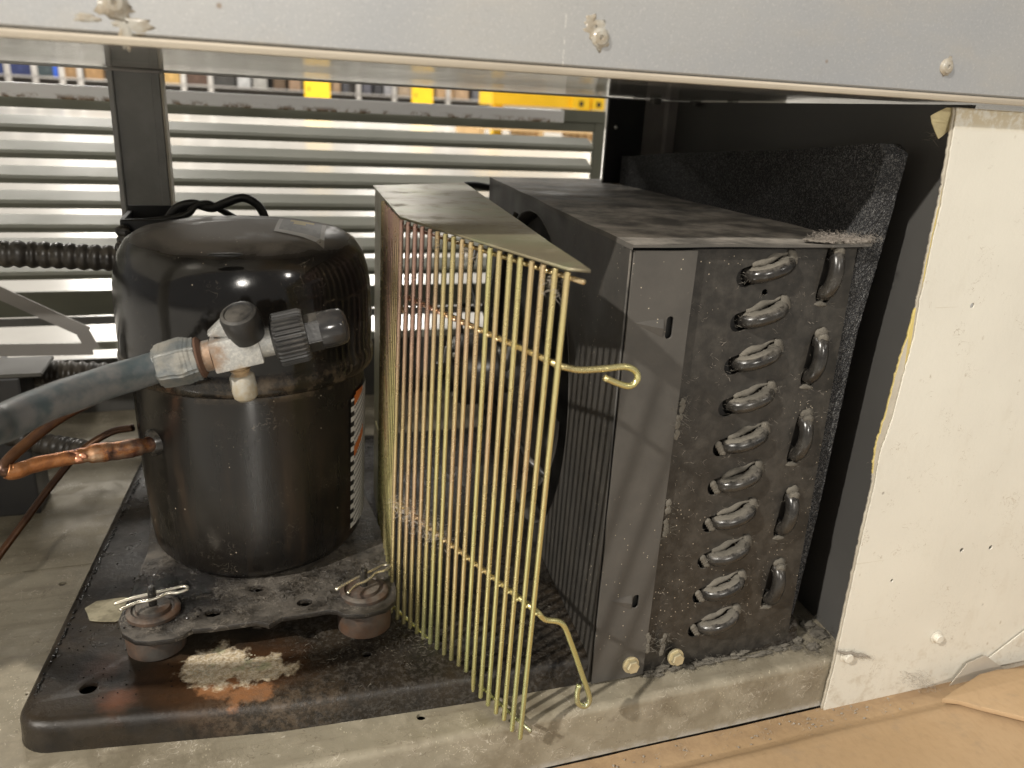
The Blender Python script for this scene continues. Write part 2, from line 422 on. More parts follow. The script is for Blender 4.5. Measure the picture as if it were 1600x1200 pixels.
def make_cream():
    s = NT('cream_painted_panel')
    n = s.noise(8, 4); col = s.mix(s.step(n, .3, .7), (.64, .61, .53), (.69, .66, .575))
    v = s.vor(48); hv = s.n.new('ShaderNodeSeparateColor'); s.L(v.outputs['Color'], hv.inputs[0])
    pit = s.math('MULTIPLY', s.math('SUBTRACT', 1.0, s.step(v.outputs['Distance'], .03, .09)), s.math('GREATER_THAN', hv.outputs[0], .80))
    v2 = s.vor(140, s.scale(s.pos, 1, 1, .6)); hv2 = s.n.new('ShaderNodeSeparateColor'); s.L(v2.outputs['Color'], hv2.inputs[0])
    scr = s.math('MULTIPLY', s.math('MULTIPLY', s.math('SUBTRACT', 1.0, s.step(v2.outputs['Distance'], .06, .2)), s.math('GREATER_THAN', hv2.outputs[0], .70)), s.step(s.noise(16, 4), .42, .56))
    scr = s.math('MULTIPLY', scr, s.step(s.noise(500, 3, .8), .4, .6))
    col = s.mix(s.math('MULTIPLY', scr, .75), col, (.36, .29, .2)); col = s.mix(s.math('MULTIPLY', pit, .8), col, (.18, .15, .12))
    cu = s.curls(150, .012, 38, .56, .62); col = s.mix(s.math('MULTIPLY', cu, .6), col, (.36, .30, .22))
    cu = s.curls(60, .006, 22, .58, .63, 3.0); col = s.mix(s.math('MULTIPLY', cu, .5), col, (.42, .35, .26))
    gm = s.math('MULTIPLY', s.step(s.noise(14, 7, .75, s.scale(s.pos, 1.6, 1, .7)), .52, .72), .22); col = s.mix(gm, col, (.44, .38, .28))
    hs = s.step(s.noise(1, 3, .5, s.scale(s.pos, 6, 6, 260)), .70, .74); hs = s.math('MULTIPLY', s.math('MULTIPLY', hs, s.step(s.noise(40, 3), .5, .6)), .5); col = s.mix(hs, col, (.5, .44, .33))
    low = s.math('MULTIPLY', s.math('SUBTRACT', 1.0, s.step(s.sep(2), -.03, .03)), s.step(s.noise(70, 6, .7), .5, .68)); col = s.mix(s.math('MULTIPLY', low, .5), col, (.42, .35, .25))
    top = s.math('MULTIPLY', s.step(s.sep(2), .366, .372), s.step(s.noise(150, 5, .7), .38, .55)); col = s.mix(s.math('MULTIPLY', top, .6), col, (.48, .38, .2))
    h = s.math('SUBTRACT', s.noise(300, 4, .6), s.math('MULTIPLY', pit, 2.0))
    return s.out(col, .42, 0.0, s.bump(s.noise(7, 3), .15, .006, s.bump(h, .3, .0006)))
def make_card():
    s = NT('corrugated_cardboard')
    n = s.noise(6, 4); col = s.mix(s.step(n, .3, .7), (.38, .255, .135), (.44, .305, .175))
    f = s.noise(1, 3, .6, s.scale(s.pos, 300, 120, 300)); col = s.mix(s.math('MULTIPLY', s.step(f, .45, .7), .18), col, (.27, .17, .085))
    d = s.step(s.noise(40, 6, .7), .56, .7); col = s.mix(s.math('MULTIPLY', d, .4), col, (.30, .22, .14))
    w = s.n.new('ShaderNodeTexWave'); w.inputs['Scale'].default_value = 60; w.bands_direction = 'DIAGONAL'; s.L(s.pos, w.inputs['Vector'])
    dirt = s.math('MULTIPLY', s.step(s.sep(1), -.020, -.006), s.fmix(s.step(s.noise(60, 5, .7), .35, .6), .3, .9)); col = s.mix(s.math('MULTIPLY', dirt, .5), col, (.20, .13, .075))
    fold_shade = s.step(s.noise(1, 2, .5, s.scale(s.pos, 3, 46, 3), .5), .66, .70); col = s.mix(s.math('MULTIPLY', fold_shade, .3), col, (.22, .135, .07))  # long fold shadows painted as thin darker streaks
    return s.out(col, .8, 0.0, s.bump(s.math('ADD', s.noise(30, 5, .6), s.math('MULTIPLY', w.outputs['Fac'], .04)), .3, .003))
def make_rail():
    s = NT('white_rail_rusting')
    n = s.noise(60, 6, .7); z = s.math('SUBTRACT', 1.0, s.step(s.sep(2), .352, .359))
    r = s.math('MULTIPLY', s.step(n, .47, .58), z, True)
    r = s.math('MAXIMUM', r, s.math('MULTIPLY', s.step(s.noise(34, 6, .7), .66, .7), .8))
    col = s.mix(r, (.88, .87, .86), s.mix(s.step(s.noise(150, 4), .4, .6), (.16, .095, .045), (.30, .2, .11)))
    return s.out(col, s.fmix(r, .35, .9), 0.0, s.bump(n, .3, .001))
def make_valve():
    s = NT('cast_zinc_valve')
    n = s.noise(500, 4, .8); col = s.mix(s.step(n, .4, .65), (.40, .40, .385), (.56, .55, .51))
    r = s.near(tuple(VP(326, 556, .068)), .003, .014, 1, .8, 1, .020, 170); col = s.mix(s.math('MULTIPLY', r, .8), col, (.27, .145, .065))
    g2 = s.step(s.noise(60, 6, .7), .48, .66); col = s.mix(s.math('MULTIPLY', g2, .45), col, (.20, .19, .17))
    r2 = s.near(tuple(VP(376, 580, .070)), .005, .010, 1, 1, 1, .006, 150); col = s.mix(s.math('MULTIPLY', r2, .7), col, (.45, .29, .12))
    b = s.step(s.noise(90, 4), .6, .7); col = s.mix(s.math('MULTIPLY', b, .4), col, (.38, .44, .5))
    return s.out(col, .55, .55, s.bump(n, .5, .0005))
def make_foam():
    s = NT('charcoal_open_cell_foam')
    v = s.vor(900); hv = s.n.new('ShaderNodeSeparateColor'); s.L(v.outputs['Color'], hv.inputs[0])
    col = s.mix(s.step(hv.outputs[0], .55, 1.0), (.024, .0245, .026), (.085, .085, .083))
    sp = s.step(s.noise(1300, 2, .9), .56, .68); col = s.mix(s.math('MULTIPLY', sp, .6), col, (.34, .33, .32))
    return s.out(col, .75, 0.0, s.bump(v.outputs['Distance'], .7, .0012), **{'Specular IOR Level': .2})
def make_copper():
    s = NT('brazed_copper')
    n = s.noise(70, 6, .7, None, .8)
    col = s.ramp(n, [(.34, (.035, .02, .018)), (.45, (.15, .06, .045)), (.53, (.40, .16, .05)), (.6, (.45, .25, .14)), (.72, (.60, .42, .28))])
    tan = s.math('MULTIPLY', s.step(s.sep(0), -.100, -.075), s.step(s.noise(120, 4), .35, .6)); col = s.mix(s.math('MULTIPLY', tan, .75), col, (.34, .24, .18))
    brt = s.near(tuple(spot(60, 725, 1, .12)), .014, .022, 1, 1, 1, .01, 90); col = s.mix(s.math('MULTIPLY', brt, .6), col, (.62, .27, .11))
    return s.out(col, .38, .8, s.bump(s.noise(240, 5, .7), .5, .001))
def make_mount():
    s = NT('grimy_mount_plate')
    n = s.step(s.noise(60, 5, .65), .35, .65); col = s.mix(n, (.014, .012, .010), (.034, .028, .022))
    dn = s.math('MULTIPLY', s.step(s.noise(45, 6, .75), .34, .66), s.up(), True); col = s.mix(s.math('MULTIPLY', dn, .55), col, (.17, .15, .125))
    wet = s.near((-.062, .132, .046), .016, .048, .8, 1, 1, .03, 60); col = s.mix(wet, col, (.007, .006, .006))
    fl = s.curls(170, .02, 60, .50, .58); col = s.mix(s.math('MULTIPLY', fl, .6), col, (.26, .23, .19))
    h = s.math('ADD', s.noise(330, 5, .8), s.math('MULTIPLY', s.math('MULTIPLY', wet, s.noise(700, 3, .8)), 3.0))
    rg = s.fmix(wet, s.fmix(dn, .35, .9), .16)
    return s.out(col, rg, 0.0, s.bump(h, .7, .0012))
def make_floor():
    s = NT('polished_concrete')
    n = s.noise(.8, 5, .6); col = s.mix(s.step(n, .3, .7), (.52, .50, .46), (.60, .58, .54))
    col = s.mix(s.math('MULTIPLY', s.step(s.noise(9, 6, .7), .5, .7), .25), col, (.42, .40, .36))
    return s.out(col, .22, 0.0, None)

def VP(px, py, y=.075): return spot(px, py, 1, y)

M = {}
M['beam'] = make_beam_metal(); M['under'] = make_underside(); M['deck'] = make_deck(); M['base'] = make_base()
M['comp'] = make_comp(); M['zinc'] = make_zinc(); M['zsheet'] = make_sheet_zinc(); M['cream'] = make_cream()
M['card'] = make_card(); M['rail'] = make_rail(); M['valve'] = make_valve(); M['foam'] = make_foam()
M['copper'] = make_copper(); M['floor'] = make_floor()
M['shroud'] = paint('dusty_black_shroud', (.034, .032, .029), (.046, .042, .037), .55, dust=1.0, side=.06, bump=.12, speck=.3)
M['cover'] = paint('dust_laden_cover', (.075, .070, .062), (.11, .10, .088), .7, dust=1.0, dsc=30, bump=.3, bsc=300, dustc=(.33, .30, .26))
M['flange'] = paint('grey_filmed_flange', (.060, .056, .050), (.076, .070, .062), .55, dust=.5, side=.07, bump=.12, speck=.25, sc=14)
M['endplate'] = paint('black_coil_end_plate', (.021, .019, .0165), (.031, .028, .024), .36, dust=.5, side=.10, bump=.25, bsc=420, speck=.55, dsc=120)
M['tubeb'] = paint('black_tube_paint', (.014, .013, .012), (.028, .025, .021), .22, dust=.6, side=.08, bump=.12, dsc=160)
M['lint'] = paint('grey_lint', (.15, .135, .11), (.10, .09, .073), .95, bump=.6, bsc=900, bd=.001)
M['lint2'] = paint('rosy_lint', (.24, .21, .18), (.18, .16, .135), .95)
M['fuzz'] = paint('pale_fibre', (.34, .30, .25), (.26, .23, .19), .95)
M['blackin'] = paint('black_liner', (.020, .020, .021), (.027, .026, .025), .38, bump=.08, bsc=200)
M['liner'] = paint('charcoal_liner', (.080, .078, .072), (.095, .091, .083), .55)
M['bracket'] = paint('grey_bracket', (.27, .25, .24), (.32, .30, .28), .5)
M['post'] = paint('dark_grey_post', (.19, .19, .186), (.23, .23, .225), .5, bump=.15)
M['slat'] = paint('olive_grey_slat', (.42, .42, .36), (.36, .365, .31), .5, sc=10)
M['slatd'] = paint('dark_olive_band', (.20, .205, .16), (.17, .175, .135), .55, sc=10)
M['bead'] = paint('black_oil', (.006, .005, .004), None, .06, bump=0)
M['rubber'] = paint('perished_rubber', (.028, .025, .022), (.075, .038, .020), .6, sc=40, dust=.5, side=.15, bump=.3)
M['mount'] = make_mount()
M['clip'] = paint('bright_spring_wire', (.72, .68, .58), (.6, .54, .42), .28, .85)
M['brass'] = paint('zinc_bolt', (.62, .55, .36), (.5, .43, .28), .38, .6, bump=.2)
M['hose'] = paint('grey_insulated_hose', (.060, .080, .088), (.14, .14, .14), .40, sc=70, bump=.35, bsc=120, dust=.25)
M['nut'] = paint('dull_alloy_nut', (.13, .145, .15), (.25, .24, .21), .48, .3, sc=70, bump=.6, bsc=160, bd=.0014, side=.12)
M['cap'] = paint('black_plastic_cap', (.014, .0135, .013), (.022, .021, .020), .38, dust=.3, side=.03, bump=.25)
M['smoke'] = paint('smoky_plastic_cap', (.018, .018, .020), (.026, .025, .025), .16, dust=.2, side=.03)
M['pale'] = paint('pale_grey_cap', (.36, .35, .31), (.30, .25, .17), .4, sc=110, bump=.3)
M['browntube'] = paint('varnished_copper_tube', (.10, .045, .018), (.05, .022, .012), .32, .5, sc=50)
M['conduit'] = paint('corrugated_conduit', (.024, .021, .018), (.055, .046, .035), .36, sc=40, dust=.25)
M['wire'] = paint('black_cable', (.008, .008, .008), (.014, .014, .013), .45)
M['glue'] = paint('yellowed_sealant', (.42, .40, .35), (.33, .28, .21), .25, sc=200, bump=.4, bsc=200)
M['foamy'] = paint('yellow_urethane_foam', (.62, .50, .17), (.52, .42, .18), .8, bump=.5)
M['edge'] = paint('grey_cut_edge', (.40, .36, .29), (.5, .46, .38), .5)
M['tape'] = paint('dusty_translucent_tape', (.50, .45, .37), (.45, .40, .33), .35)
M['masking'] = paint('masking_tape', (.62, .54, .31), (.52, .45, .26), .6, sc=120)
M['fan'] = paint('fan_blade_paint', (.16, .15, .14), (.26, .24, .22), .3, .6, side=.3)
M['motor'] = paint('motor_black', (.018, .018, .018), (.035, .032, .028), .28, dust=.4)
M['alu'] = paint('bright_aluminium', (.75, .73, .68), (.6, .58, .52), .3, .9)
M['fins'] = paint('coil_fins', (.020, .019, .018), (.04, .035, .03), .7)
M['yellow'] = paint('safety_yellow', (.80, .50, .01), (.74, .46, .01), .45, sc=3)
M['wood'] = paint('pallet_pine', (.62, .42, .20), (.52, .34, .16), .75, sc=8)
M['rack'] = paint('pale_rack_steel', (.45, .43, .40), (.38, .36, .34), .5, sc=3)
M['green'] = paint('dark_green_plastic', (.02, .05, .03), None, .4)
def flat(name, c, rough=.6, metal=0): return paint(name, c, tuple(v * .8 for v in c), rough, metal, sc=5, bump=.05)

# ================================================================== SETTING
b = B(); box(b, -30, 30, -12, 40, -.6, -.085)
tag(obj('warehouse_floor', b, M['floor']), kind='structure', label='pale polished concrete warehouse floor seen through the louvre')

# cabinet deck: galvanised tray with a rolled front lip and punched holes
def hole_poly(p, r, n=14, e=1.0): return [(p[0] + r * cos(2 * pi * i / n), p[1] + r * e * sin(2 * pi * i / n)) for i in range(n)]
dh = [hole_poly(spot(98, 912, 2, 0), .0028), hole_poly(spot(658, 1120, 2, 0), .0030), hole_poly(spot(42, 1085, 2, 0), .0010, 8)]
b = plate([(-.62, .0085), (.66, .0085), (.66, .70), (-.62, .70)], dh, .0024, XY(-.0012))
for k in range(8):      # rolled bend + lip
    a0, a1 = pi / 2 * k / 8, pi / 2 * (k + 1) / 8; r = .005
    q = [(.0085 - r * sin(a), -r + r * cos(a)) for a in (a0, a1)]
    vs = [b.verts.new((x, y, z)) for (y, z) in q for x in (-.62, .66)]
    b.faces.new((vs[0], vs[1], vs[3], vs[2]))
n = 60
prev = None
for i in range(n + 1):
    x = -.62 + 1.28 * i / n
    w = .0006 * mn.noise(Vector((x * 9, 0, 0)))
    cur = [b.verts.new((x, .0035, -.005)), b.verts.new((x, .0034 + w, -.020)), b.verts.new((x, .0030 + w, -.040)), b.verts.new((x, .008, -.0425))]
    if prev:
        for j in range(3): b.faces.new((prev[j], cur[j], cur[j + 1], prev[j + 1]))
    prev = cur
bmesh.ops.recalc_face_normals(b, faces=b.faces)
deck = tag(obj('cabinet_floor', b, M['deck'], auto=50), kind='structure', label='grimy galvanised steel floor of the machine compartment with rolled front lip')
b = B()                                                 # black sheet in place of the dark void below the punched holes
box(b, -.62, .66, .012, .70, -.05, -.040)
tag(obj('void_sheet', b, M['blackin'], deck))
b = B()                                                 # pressed seams across the deck
for y_ in (.262,):
    box(b, -.60, -.128, y_, y_ + .0010, .0001, .0006, .0002)
obj('pressed_seam', b, M['deck'], deck)

# ================================================================== CABINET SHELL (front beam, side panels, ceiling)
bt = thing('cabinet_beam', 'grey speckled sheet steel beam across the top with glossy underside', 'beam', (.1, -.004, .382))
b = B(); box(b, -.70, .75, -.008, -.004, .3855, .75, .0008)
obj('face_sheet', b, M['beam'], bt)
b = B(); box(b, -.70, .75, -.0095, -.0045, .3815, .3850, .0012, 2)
obj('bottom_lip', b, flat('lip_pale', (.55, .48, .38), .35, .3), bt)
b = B()
n = 90; prev = None                                      # underside, gently dished sheet
for i in range(n + 1):
    x = -.70 + 1.45 * i / n
    row = []
    for j in range(9):
        y = -.004 + .444 * j / 8
        row.append(b.verts.new((x, y, .3822 + .0006 * mn.noise(Vector((x * 2, y * 9, 1))) + (.0015 if j in (2, 3) else 0))))
    if prev:
        for j in range(8): b.faces.new((prev[j], prev[j + 1], row[j + 1], row[j]))
    prev = row
obj('underside', b, M['under'], bt, sm=True)
b = B(); box(b, -.70, .75, .4405, .4435, .3805, .75, .0006); box(b, -.70, .75, -.0035, .44, .60, .62)
obj('rear_lip', b, M['beam'], bt)
def rivet(loc, blobs, first=None):
    bb = B(); p = Vector(loc)
    lathe(bb, [(.0044, 0), (.0043, .0006), (.0032, .0012), (.0030, .0017), (.0012, .0019), (.0010, .0012), (0, .0012)], 20, frame_to(p, (0, -1, 0)))
    o = obj('screw', bb, M['glue'], bt, auto=40)
    bb = B()
    for (dx, dz, rx, rz) in blobs: lump(bb, p + Vector((dx, .0002, dz)), rx * .8, .0004, rz * .8, .6)
    obj('sealant', bb, M['glue'], o, sm=True)
rivet((-.041, -.008, .3965), [(0, -.001, .010, .008), (.006, -.007, .010, .004), (-.010, -.006, .007, .0025), (.003, -.010, .003, .007), (0, .006, .006, .005)])
rivet((.161, -.008, .3985), [(-.002, .003, .008, .006), (.001, -.001, .0055, .0065), (-.005, .006, .004, .005)])
rivet((.365, -.008, .3985), [(0, .001, .0055, .0068)])

# right hand cream panel with its cut, foam-backed left edge
edge = [(1495, 168), (1488, 215), (1479, 270), (1470, 322), (1458, 372), (1446, 432), (1437, 470), (1428, 525), (1412, 585), (1394, 655), (1376, 705), (1371, 730), (1366, 760), (1353, 815), (1340, 872), (1322, 955), (1304, 1040), (1286, 1109)]
pts = []
for e in edge:
    p = spot(*e, 1, 0.0); pts.append((p.x, p.z))
left = []
for i in range(len(pts) - 1):
    for k in range(14):
        t = k / 14; x = pts[i][0] + (pts[i + 1][0] - pts[i][0]) * t; z = pts[i][1] + (pts[i + 1][1] - pts[i][1]) * t
        left.append((x + .0005 * mn.noise(Vector((0, z * 260, 3))) + (.0006 if .155 < z < .265 else .0002) * mn.noise(Vector((0, z * 900, 9))), z))
left.append(pts[-1])
cp = thing('cream_side_panel', 'cream painted sheet metal panel right of the condenser with ragged foam backed edge', 'panel', (.5, 0, -.042))
poly = left + [(.78, pts[-1][1]), (.78, .3785)]
b = plate(poly, [hole_poly((.4805, .0803), .0019, 12), hole_poly((.5085, .0785), .0019, 12), hole_poly((.4335, .263), .0018, 12), hole_poly((.4215, .064), .0014, 10)], .0012, XZ(.0))
obj('panel_sheet', b, M['cream'], cp)
core = [(x - .0010 - (.0042 * max(0, min(1, 1.8 - 1.8 * abs(z - .205) / .062))) + .0008 * mn.noise(Vector((4, z * 180, 1))) + .0006 * mn.noise(Vector((7, z * 700, 1))), z) for x, z in left]
b = plate(core + [(.42, pts[-1][1]), (.42, .3785)], [], .0016, XZ(.0016))
for f in b.faces:
    c = f.calc_center_median(); f.material_index = 1 if .150 < c.z < .263 and c.x < .40 else 0
obj('foam_core', b, [M['edge'], M['foamy']], cp)
for (px, py) in ((1322, 1025), (1463, 995)):
    p = spot(px, py, 1, -.001); bb = B()
    lathe(bb, [(.0052, 0), (.0052, .0005), (.0036, .0007), (.0036, .0034), (.0030, .0040), (0, .0040)], 6 * 4, frame_to(p, (0, -1, 0)))
    o = obj('screw', bb, M['cream'], cp, auto=35)
b = B(); box(b, .5545, .64, -.0022, -.0008, -.038, -.0365)
pz = [spot(1600, 985, 1, -.002), spot(1518, 1048, 1, -.002), spot(1640, 1022, 1, -.002), spot(1660, 960, 1, -.002)]
b.free(); b = plate([(p.x, p.z) for p in pz], [], .001, XZ(-.0022))
obj('overlapping_flap', b, M['cream'], cp)
tp = [spot(q[0], q[1], 1, -.0036) for q in ((1540, 1024), (1568, 1044), (1530, 1058), (1490, 1085), (1470, 1100), (1478, 1078), (1512, 1036))]
b = plate(rag([(p.x, p.z) for p in tp], .0004, 4), [], .0005, XZ(-.0036))
tag(obj('clear_tape', b, M['tape'], None, loc=(tp[0].x, -.0036, tp[0].z)), 'torn dusty strip of clear tape stuck to the lower edge of the cream panel', 'tape')
# masking tape scrap at the top corner
tq = [spot(q[0], q[1], 1, .0045) for q in ((1494, 169), (1476, 168), (1453, 181), (1455, 192), (1461, 206), (1467, 217), (1474, 213), (1484, 203), (1490, 193))]
b = plate([(p.x, p.z) for p in tq], [], .0006, XZ(.0045))
bmesh.ops.subdivide_edges(b, edges=b.edges, cuts=3)
for v in b.verts: v.co.y += -.10 * max(0, (.389 - v.co.x)) + .0012 * sin((v.co.x + v.co.z) * 170)
tag(obj('masking_tape', b, M['masking'], None, loc=tq[0], sm=False), 'crumpled yellow masking tape scrap hanging at the top corner of the opening', 'tape')

# left hand panel, just out of the picture, whose shadow falls over the deck
b = B(); box(b, -.80, -.402, -.002, .002, -.042, .3785, .0008)
tag(obj('left_side_panel', b, M['cream'], None, loc=(-.6, 0, -.042)), 'cream painted panel closing the left end of the compartment', 'panel')

# black duct liner behind the condenser
lt = thing('duct_liner', 'black sheet liner of the air duct behind and right of the foam', 'liner', (.5, .4, 0))
b = B(); box(b, .4725, .60, .4465, .4500, 0, .3815); obj('rear_sheet', b, flat('rear_liner', (.55, .53, .49), .6), lt)
b = B(); box(b, .357, .398, .400, .404, 0, .3805, .0006); obj('flange', b, M['blackin'], lt)
b = B(); lathe(b, [(.0022, 0), (.002, .0012), (0, .0018)], 12, frame_to((.3665, .400, .353), (0, -1, 0))); obj('screw', b, M['alu'], lt)
b = B(); box(b, .398, .435, .428, .432, .04, .3805, .0006); box(b, .435, .452, .420, .432, .04, .3805, .0006); obj('bracket', b, M['bracket'], lt)
b = B(); box(b, .452, .472, .4340, .4380, 0, .3805); obj('dark_gap_strip', b, M['blackin'], lt)  # black strip standing in for the dark gap beside the bracket
b = B(); box(b, .4040, .4070, .007, .4450, 0, .3810)
for v in b.verts: v.co.x += .10 * v.co.y
obj('side_sheet', b, flat('side_liner', (.085, .082, .077), .5), lt)
for k, (px, py) in enumerate(((1045, 157), (1235, 164), (985, 157), (1420, 163), (1100, 158))):
    p = spot(px, py, 1, .42); b = B(); box(b, p.x - .004, p.x + .004, .36, .37, .3765, .3818, .0008); obj('spot_weld', b, M['liner'], lt)

# support post
pt = thing('support_post', 'dark grey folded steel post standing behind the compressor', 'post', (-.079, .40, 0))
b = B(); prof = [(-.099, .403), (-.0955, .400), (-.0945, .400), (-.0938, .4025), (-.0655, .4025), (-.0648, .400), (-.0590, .400), (-.0590, .430), (-.0605, .430), (-.0605, .4040), (-.099, .4060)]
lo = [b.verts.new((x, y, 0)) for x, y in prof]; hi = [b.verts.new((x, y, .3800)) for x, y in prof]
for i in range(len(prof)):
    j = (i + 1) % len(prof); b.faces.new((lo[i], lo[j], hi[j], hi[i]))
b.faces.new(hi[::-1]); bmesh.ops.recalc_face_normals(b, faces=b.faces)
obj('channel', b, M['post'], pt)
b = B(); box(b, -.0585, -.0565, .401, .430, .0, .3795); obj('bright_edge', b, M['edge'], pt)
b = B(); box(b, -.101, -.057, .398, .436, .3790, .3812, .0006); obj('head_plate', b, M['bracket'], pt)

# ================================================================== REAR LOUVRE
lv = thing('rear_louvre', 'olive grey louvred rear panel with bright gaps between its slats', 'louvre', (0, .62, 0))
XL, XR = -.62, .440
b = B(); box(b, XL, XR + .014, .618, .622, .342, .3535, .0006); obj('head_band', b, M['slatd'], lv)
b = B(); box(b, XR, XR + .014, .617, .624, .06, .366, .0008); obj('stile', b, M['slatd'], lv)
b = B(); box(b, .392, XR + .012, .6145, .622, .3535, .368, .0006); obj('unlit_rail_end', b, M['slatd'], lv)  # dark olive block in place of the rail's end lying in shadow
first = None
for k in range(7):
    z = .337 - .0261 * k - .0063
    if first is None:
        bb = B()
        prof = [(.640, z + .0030), (.6200, z - .0052), (.6165, z - .0085), (.6165, z - .0136), (.6172, z - .0136), (.6176, z - .0090), (.6206, z - .0062), (.640, z + .0022)]
        L0 = [bb.verts.new((XL, y, zz)) for y, zz in prof]; L1 = [bb.verts.new((XR, y, zz)) for y, zz in prof]
        for i in range(8):
            j = (i + 1) % 8; f = bb.faces.new((L0[i], L0[j], L1[j], L1[i]))
        bb.faces.new(L0); bb.faces.new(L1); bmesh.ops.recalc_face_normals(bb, faces=bb.faces)
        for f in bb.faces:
            if f.calc_center_median().y < .6175 and abs(f.normal.y) > .6: f.material_index = 1  # front lip coloured darker: shade on the bend put into the colour
        first = obj('slat', bb, [M['slat'], M['slatd']], lv)
    else: dup(first, lv, (0, 0, -.0261 * k))
b = B(); box(b, XL, XR, .617, .621, .118, .1465, .0006); obj('sill_board', b, M['slatd'], lv)
b = B(); box(b, XL, XR, .612, .616, .1085, .1175, .0006); obj('sill_strip', b, M['post'], lv)
b = B(); box(b, XL, XR, .612, .616, .078, .0875, .0006); obj('lower_bar', b, M['slat'], lv)
b = B(); box(b, XL, XR, .616, .620, .0, .066, .0006); box(b, .0, XR, .616, .620, .064, .082); obj('kick_board', b, M['liner'], lv)
rt = B(); box(rt, -.62, .392, .606, .612, .3520, .3665, .0012, 2)
tag(obj('top_rail', rt, M['rail'], None, loc=(-.1, .61, .3485)), 'white painted rail with rust along its lower edge above the slats', 'rail')

# bent grey strut at lower left
s0 = spot(-260, 340, 1, .50); s1 = spot(137, 520, 1, .50); s2 = spot(145, 545, 1, .50); s3 = spot(-300, 552, 1, .50)
b = B()
def bar(bm, a, c, w, d):
    a = Vector(a); c = Vector(c); m = frame_to(a, c - a, (0, 1, 0)); L = (c - a).length
    return box(bm, -w / 2, w / 2, -d / 2, d / 2, 0, L, min(w, d) * .2, 1, m)
bar(b, s0, s1, .003, .014) if False else None
m = bmesh.new()
def strap(bm, pts, w, nrm, th=.0015):
    pts = [Vector(p) for p in pts]; nrm = Vector(nrm)
    rows = []
    for i, p in enumerate(pts):
        d = (pts[min(i + 1, len(pts) - 1)] - pts[max(i - 1, 0)]).normalized(); s = d.cross(nrm).normalized()
        rows.append([bm.verts.new(p + s * w / 2 - nrm * th / 2), bm.verts.new(p - s * w / 2 - nrm * th / 2), bm.verts.new(p - s * w / 2 + nrm * th / 2), bm.verts.new(p + s * w / 2 + nrm * th / 2)])
    for a, c in zip(rows, rows[1:]):
        for k in range(4): bm.faces.new((a[k], a[(k + 1) % 4], c[(k + 1) % 4], c[k]))
    bm.faces.new(rows[0]); bm.faces.new(rows[-1][::-1]); bmesh.ops.recalc_face_normals(bm, faces=bm.faces)
m.free()
strap(b, [s0, s1], .0125, (0, -1, 0), .002)
strap(b, [s1 + Vector((-.004, 0, 0)), s2], .0125, (0, -1, 0), .0022)
strap(b, [s2, s3], .0125, (0, -1, 0), .002)
tag(obj('bent_strut', b, flat('strut_grey', (.52, .49, .46), .4, .3), None, loc=s2), 'bent flat grey metal strut at the lower left of the louvre', 'strut')

# dark receiver end at far left with corrugated conduit behind the hose
q0, q1 = spot(-200, 590, 1, .36), spot(30, 590, 1, .36)
cbx = thing('control_box', 'dark grey control box with lighter lid at the left edge behind the hose', 'box', ((q0.x + q1.x) / 2, .38, 0))
b = B(); box(b, q0.x, q1.x, .36, .405, .001, q1.z, .002, 2); obj('case', b, M['blackin'], cbx)
b = B(); box(b, q0.x - .001, q1.x + .018, .357, .408, q1.z + .0005, q1.z + .004, .001); obj('lid', b, flat('box_lid', (.10, .095, .082), .5), cbx)
b = B(); lathe(b, [(.003, 0), (.003, .002), (0, .0022)], 6, frame_to((q1.x - .02, .3595, q1.z - .015), (0, -1, 0))); obj('screw', b, M['alu'], cbx)
def conduit(name, path, r, label, n_per=.0085):
    path = catmull(path, 14); pts = [path[0]]; 
    L = [0]
    for a, c in zip(path, path[1:]): L.append(L[-1] + (c - a).length)
    tot = L[-1]; n = int(tot / n_per * 8); pp = []; rr = []
    j = 0
    for i in range(n + 1):
        s = tot * i / n
        while j < len(L) - 2 and L[j + 1] < s: j += 1
        t = (s - L[j]) / max(1e-9, L[j + 1] - L[j]); pp.append(path[j].lerp(path[j + 1], t)); rr.append(r * (1 - .14 * (0.5 + .5 * cos(2 * pi * s / n_per)) ** 1.5))
    b = B(); tube(b, pp, rr, 16)
    return tag(obj(name, b, M['conduit'], None, loc=path[0], sm=True), label, 'conduit')
conduit('corrugated_conduit', [Vector((-.50, .36, .20)), Vector((-.36, .33, .235)), spot(-40, 398, 1, .30), spot(60, 398, 1, .30), spot(140, 402, 1, .30), spot(200, 404, 1, .30)], .0102, 'ribbed brown black conduit running into the terminal box from the left')
conduit('corrugated_conduit', [Vector((-.45, .44, .11)), spot(-90, 578, 1, .42), spot(35, 580, 1, .42), spot(90, 583, 1, .42), spot(150, 586, 1, .42), spot(210, 590, 1, .42)], .0125, 'thick ribbed conduit deep behind the grey hose', .009)
conduit('corrugated_conduit', [Vector((-.45, .38, .02)), spot(-60, 670, 1, .37), spot(20, 680, 1, .36), spot(60, 692, 1, .36), spot(105, 700, 1, .35), spot(132, 704, 1, .34)], .010, 'short ribbed conduit end lying on the deck above the copper pipe', .0075)

# ================================================================== BASE PLATE
bp = thing('base_plate', 'black oily pressed steel base plate with rust and salt patch under the compressor', 'base plate', (.1, .2, 0))
arc = [(-.1205 - .0135 * cos(pi / 2 * k / 8), .0735 - .0135 * sin(pi / 2 * k / 8)) for k in range(9)]
out = arc + [(.006, .0425), (.124, .0365), (.205, .0345), (.372, .0335), (.372, .435), (-.1015, .435)]
ph = [hole_poly(spot(138, 1075, 2, .02), .0056, 18), hole_poly(spot(573, 1022, 2, .02), .0040, 16, .8), hole_poly(spot(690, 1000, 2, .02), .0030, 12, .8)]
b = plate(out, ph, .0030, XY(.0185), .0008)
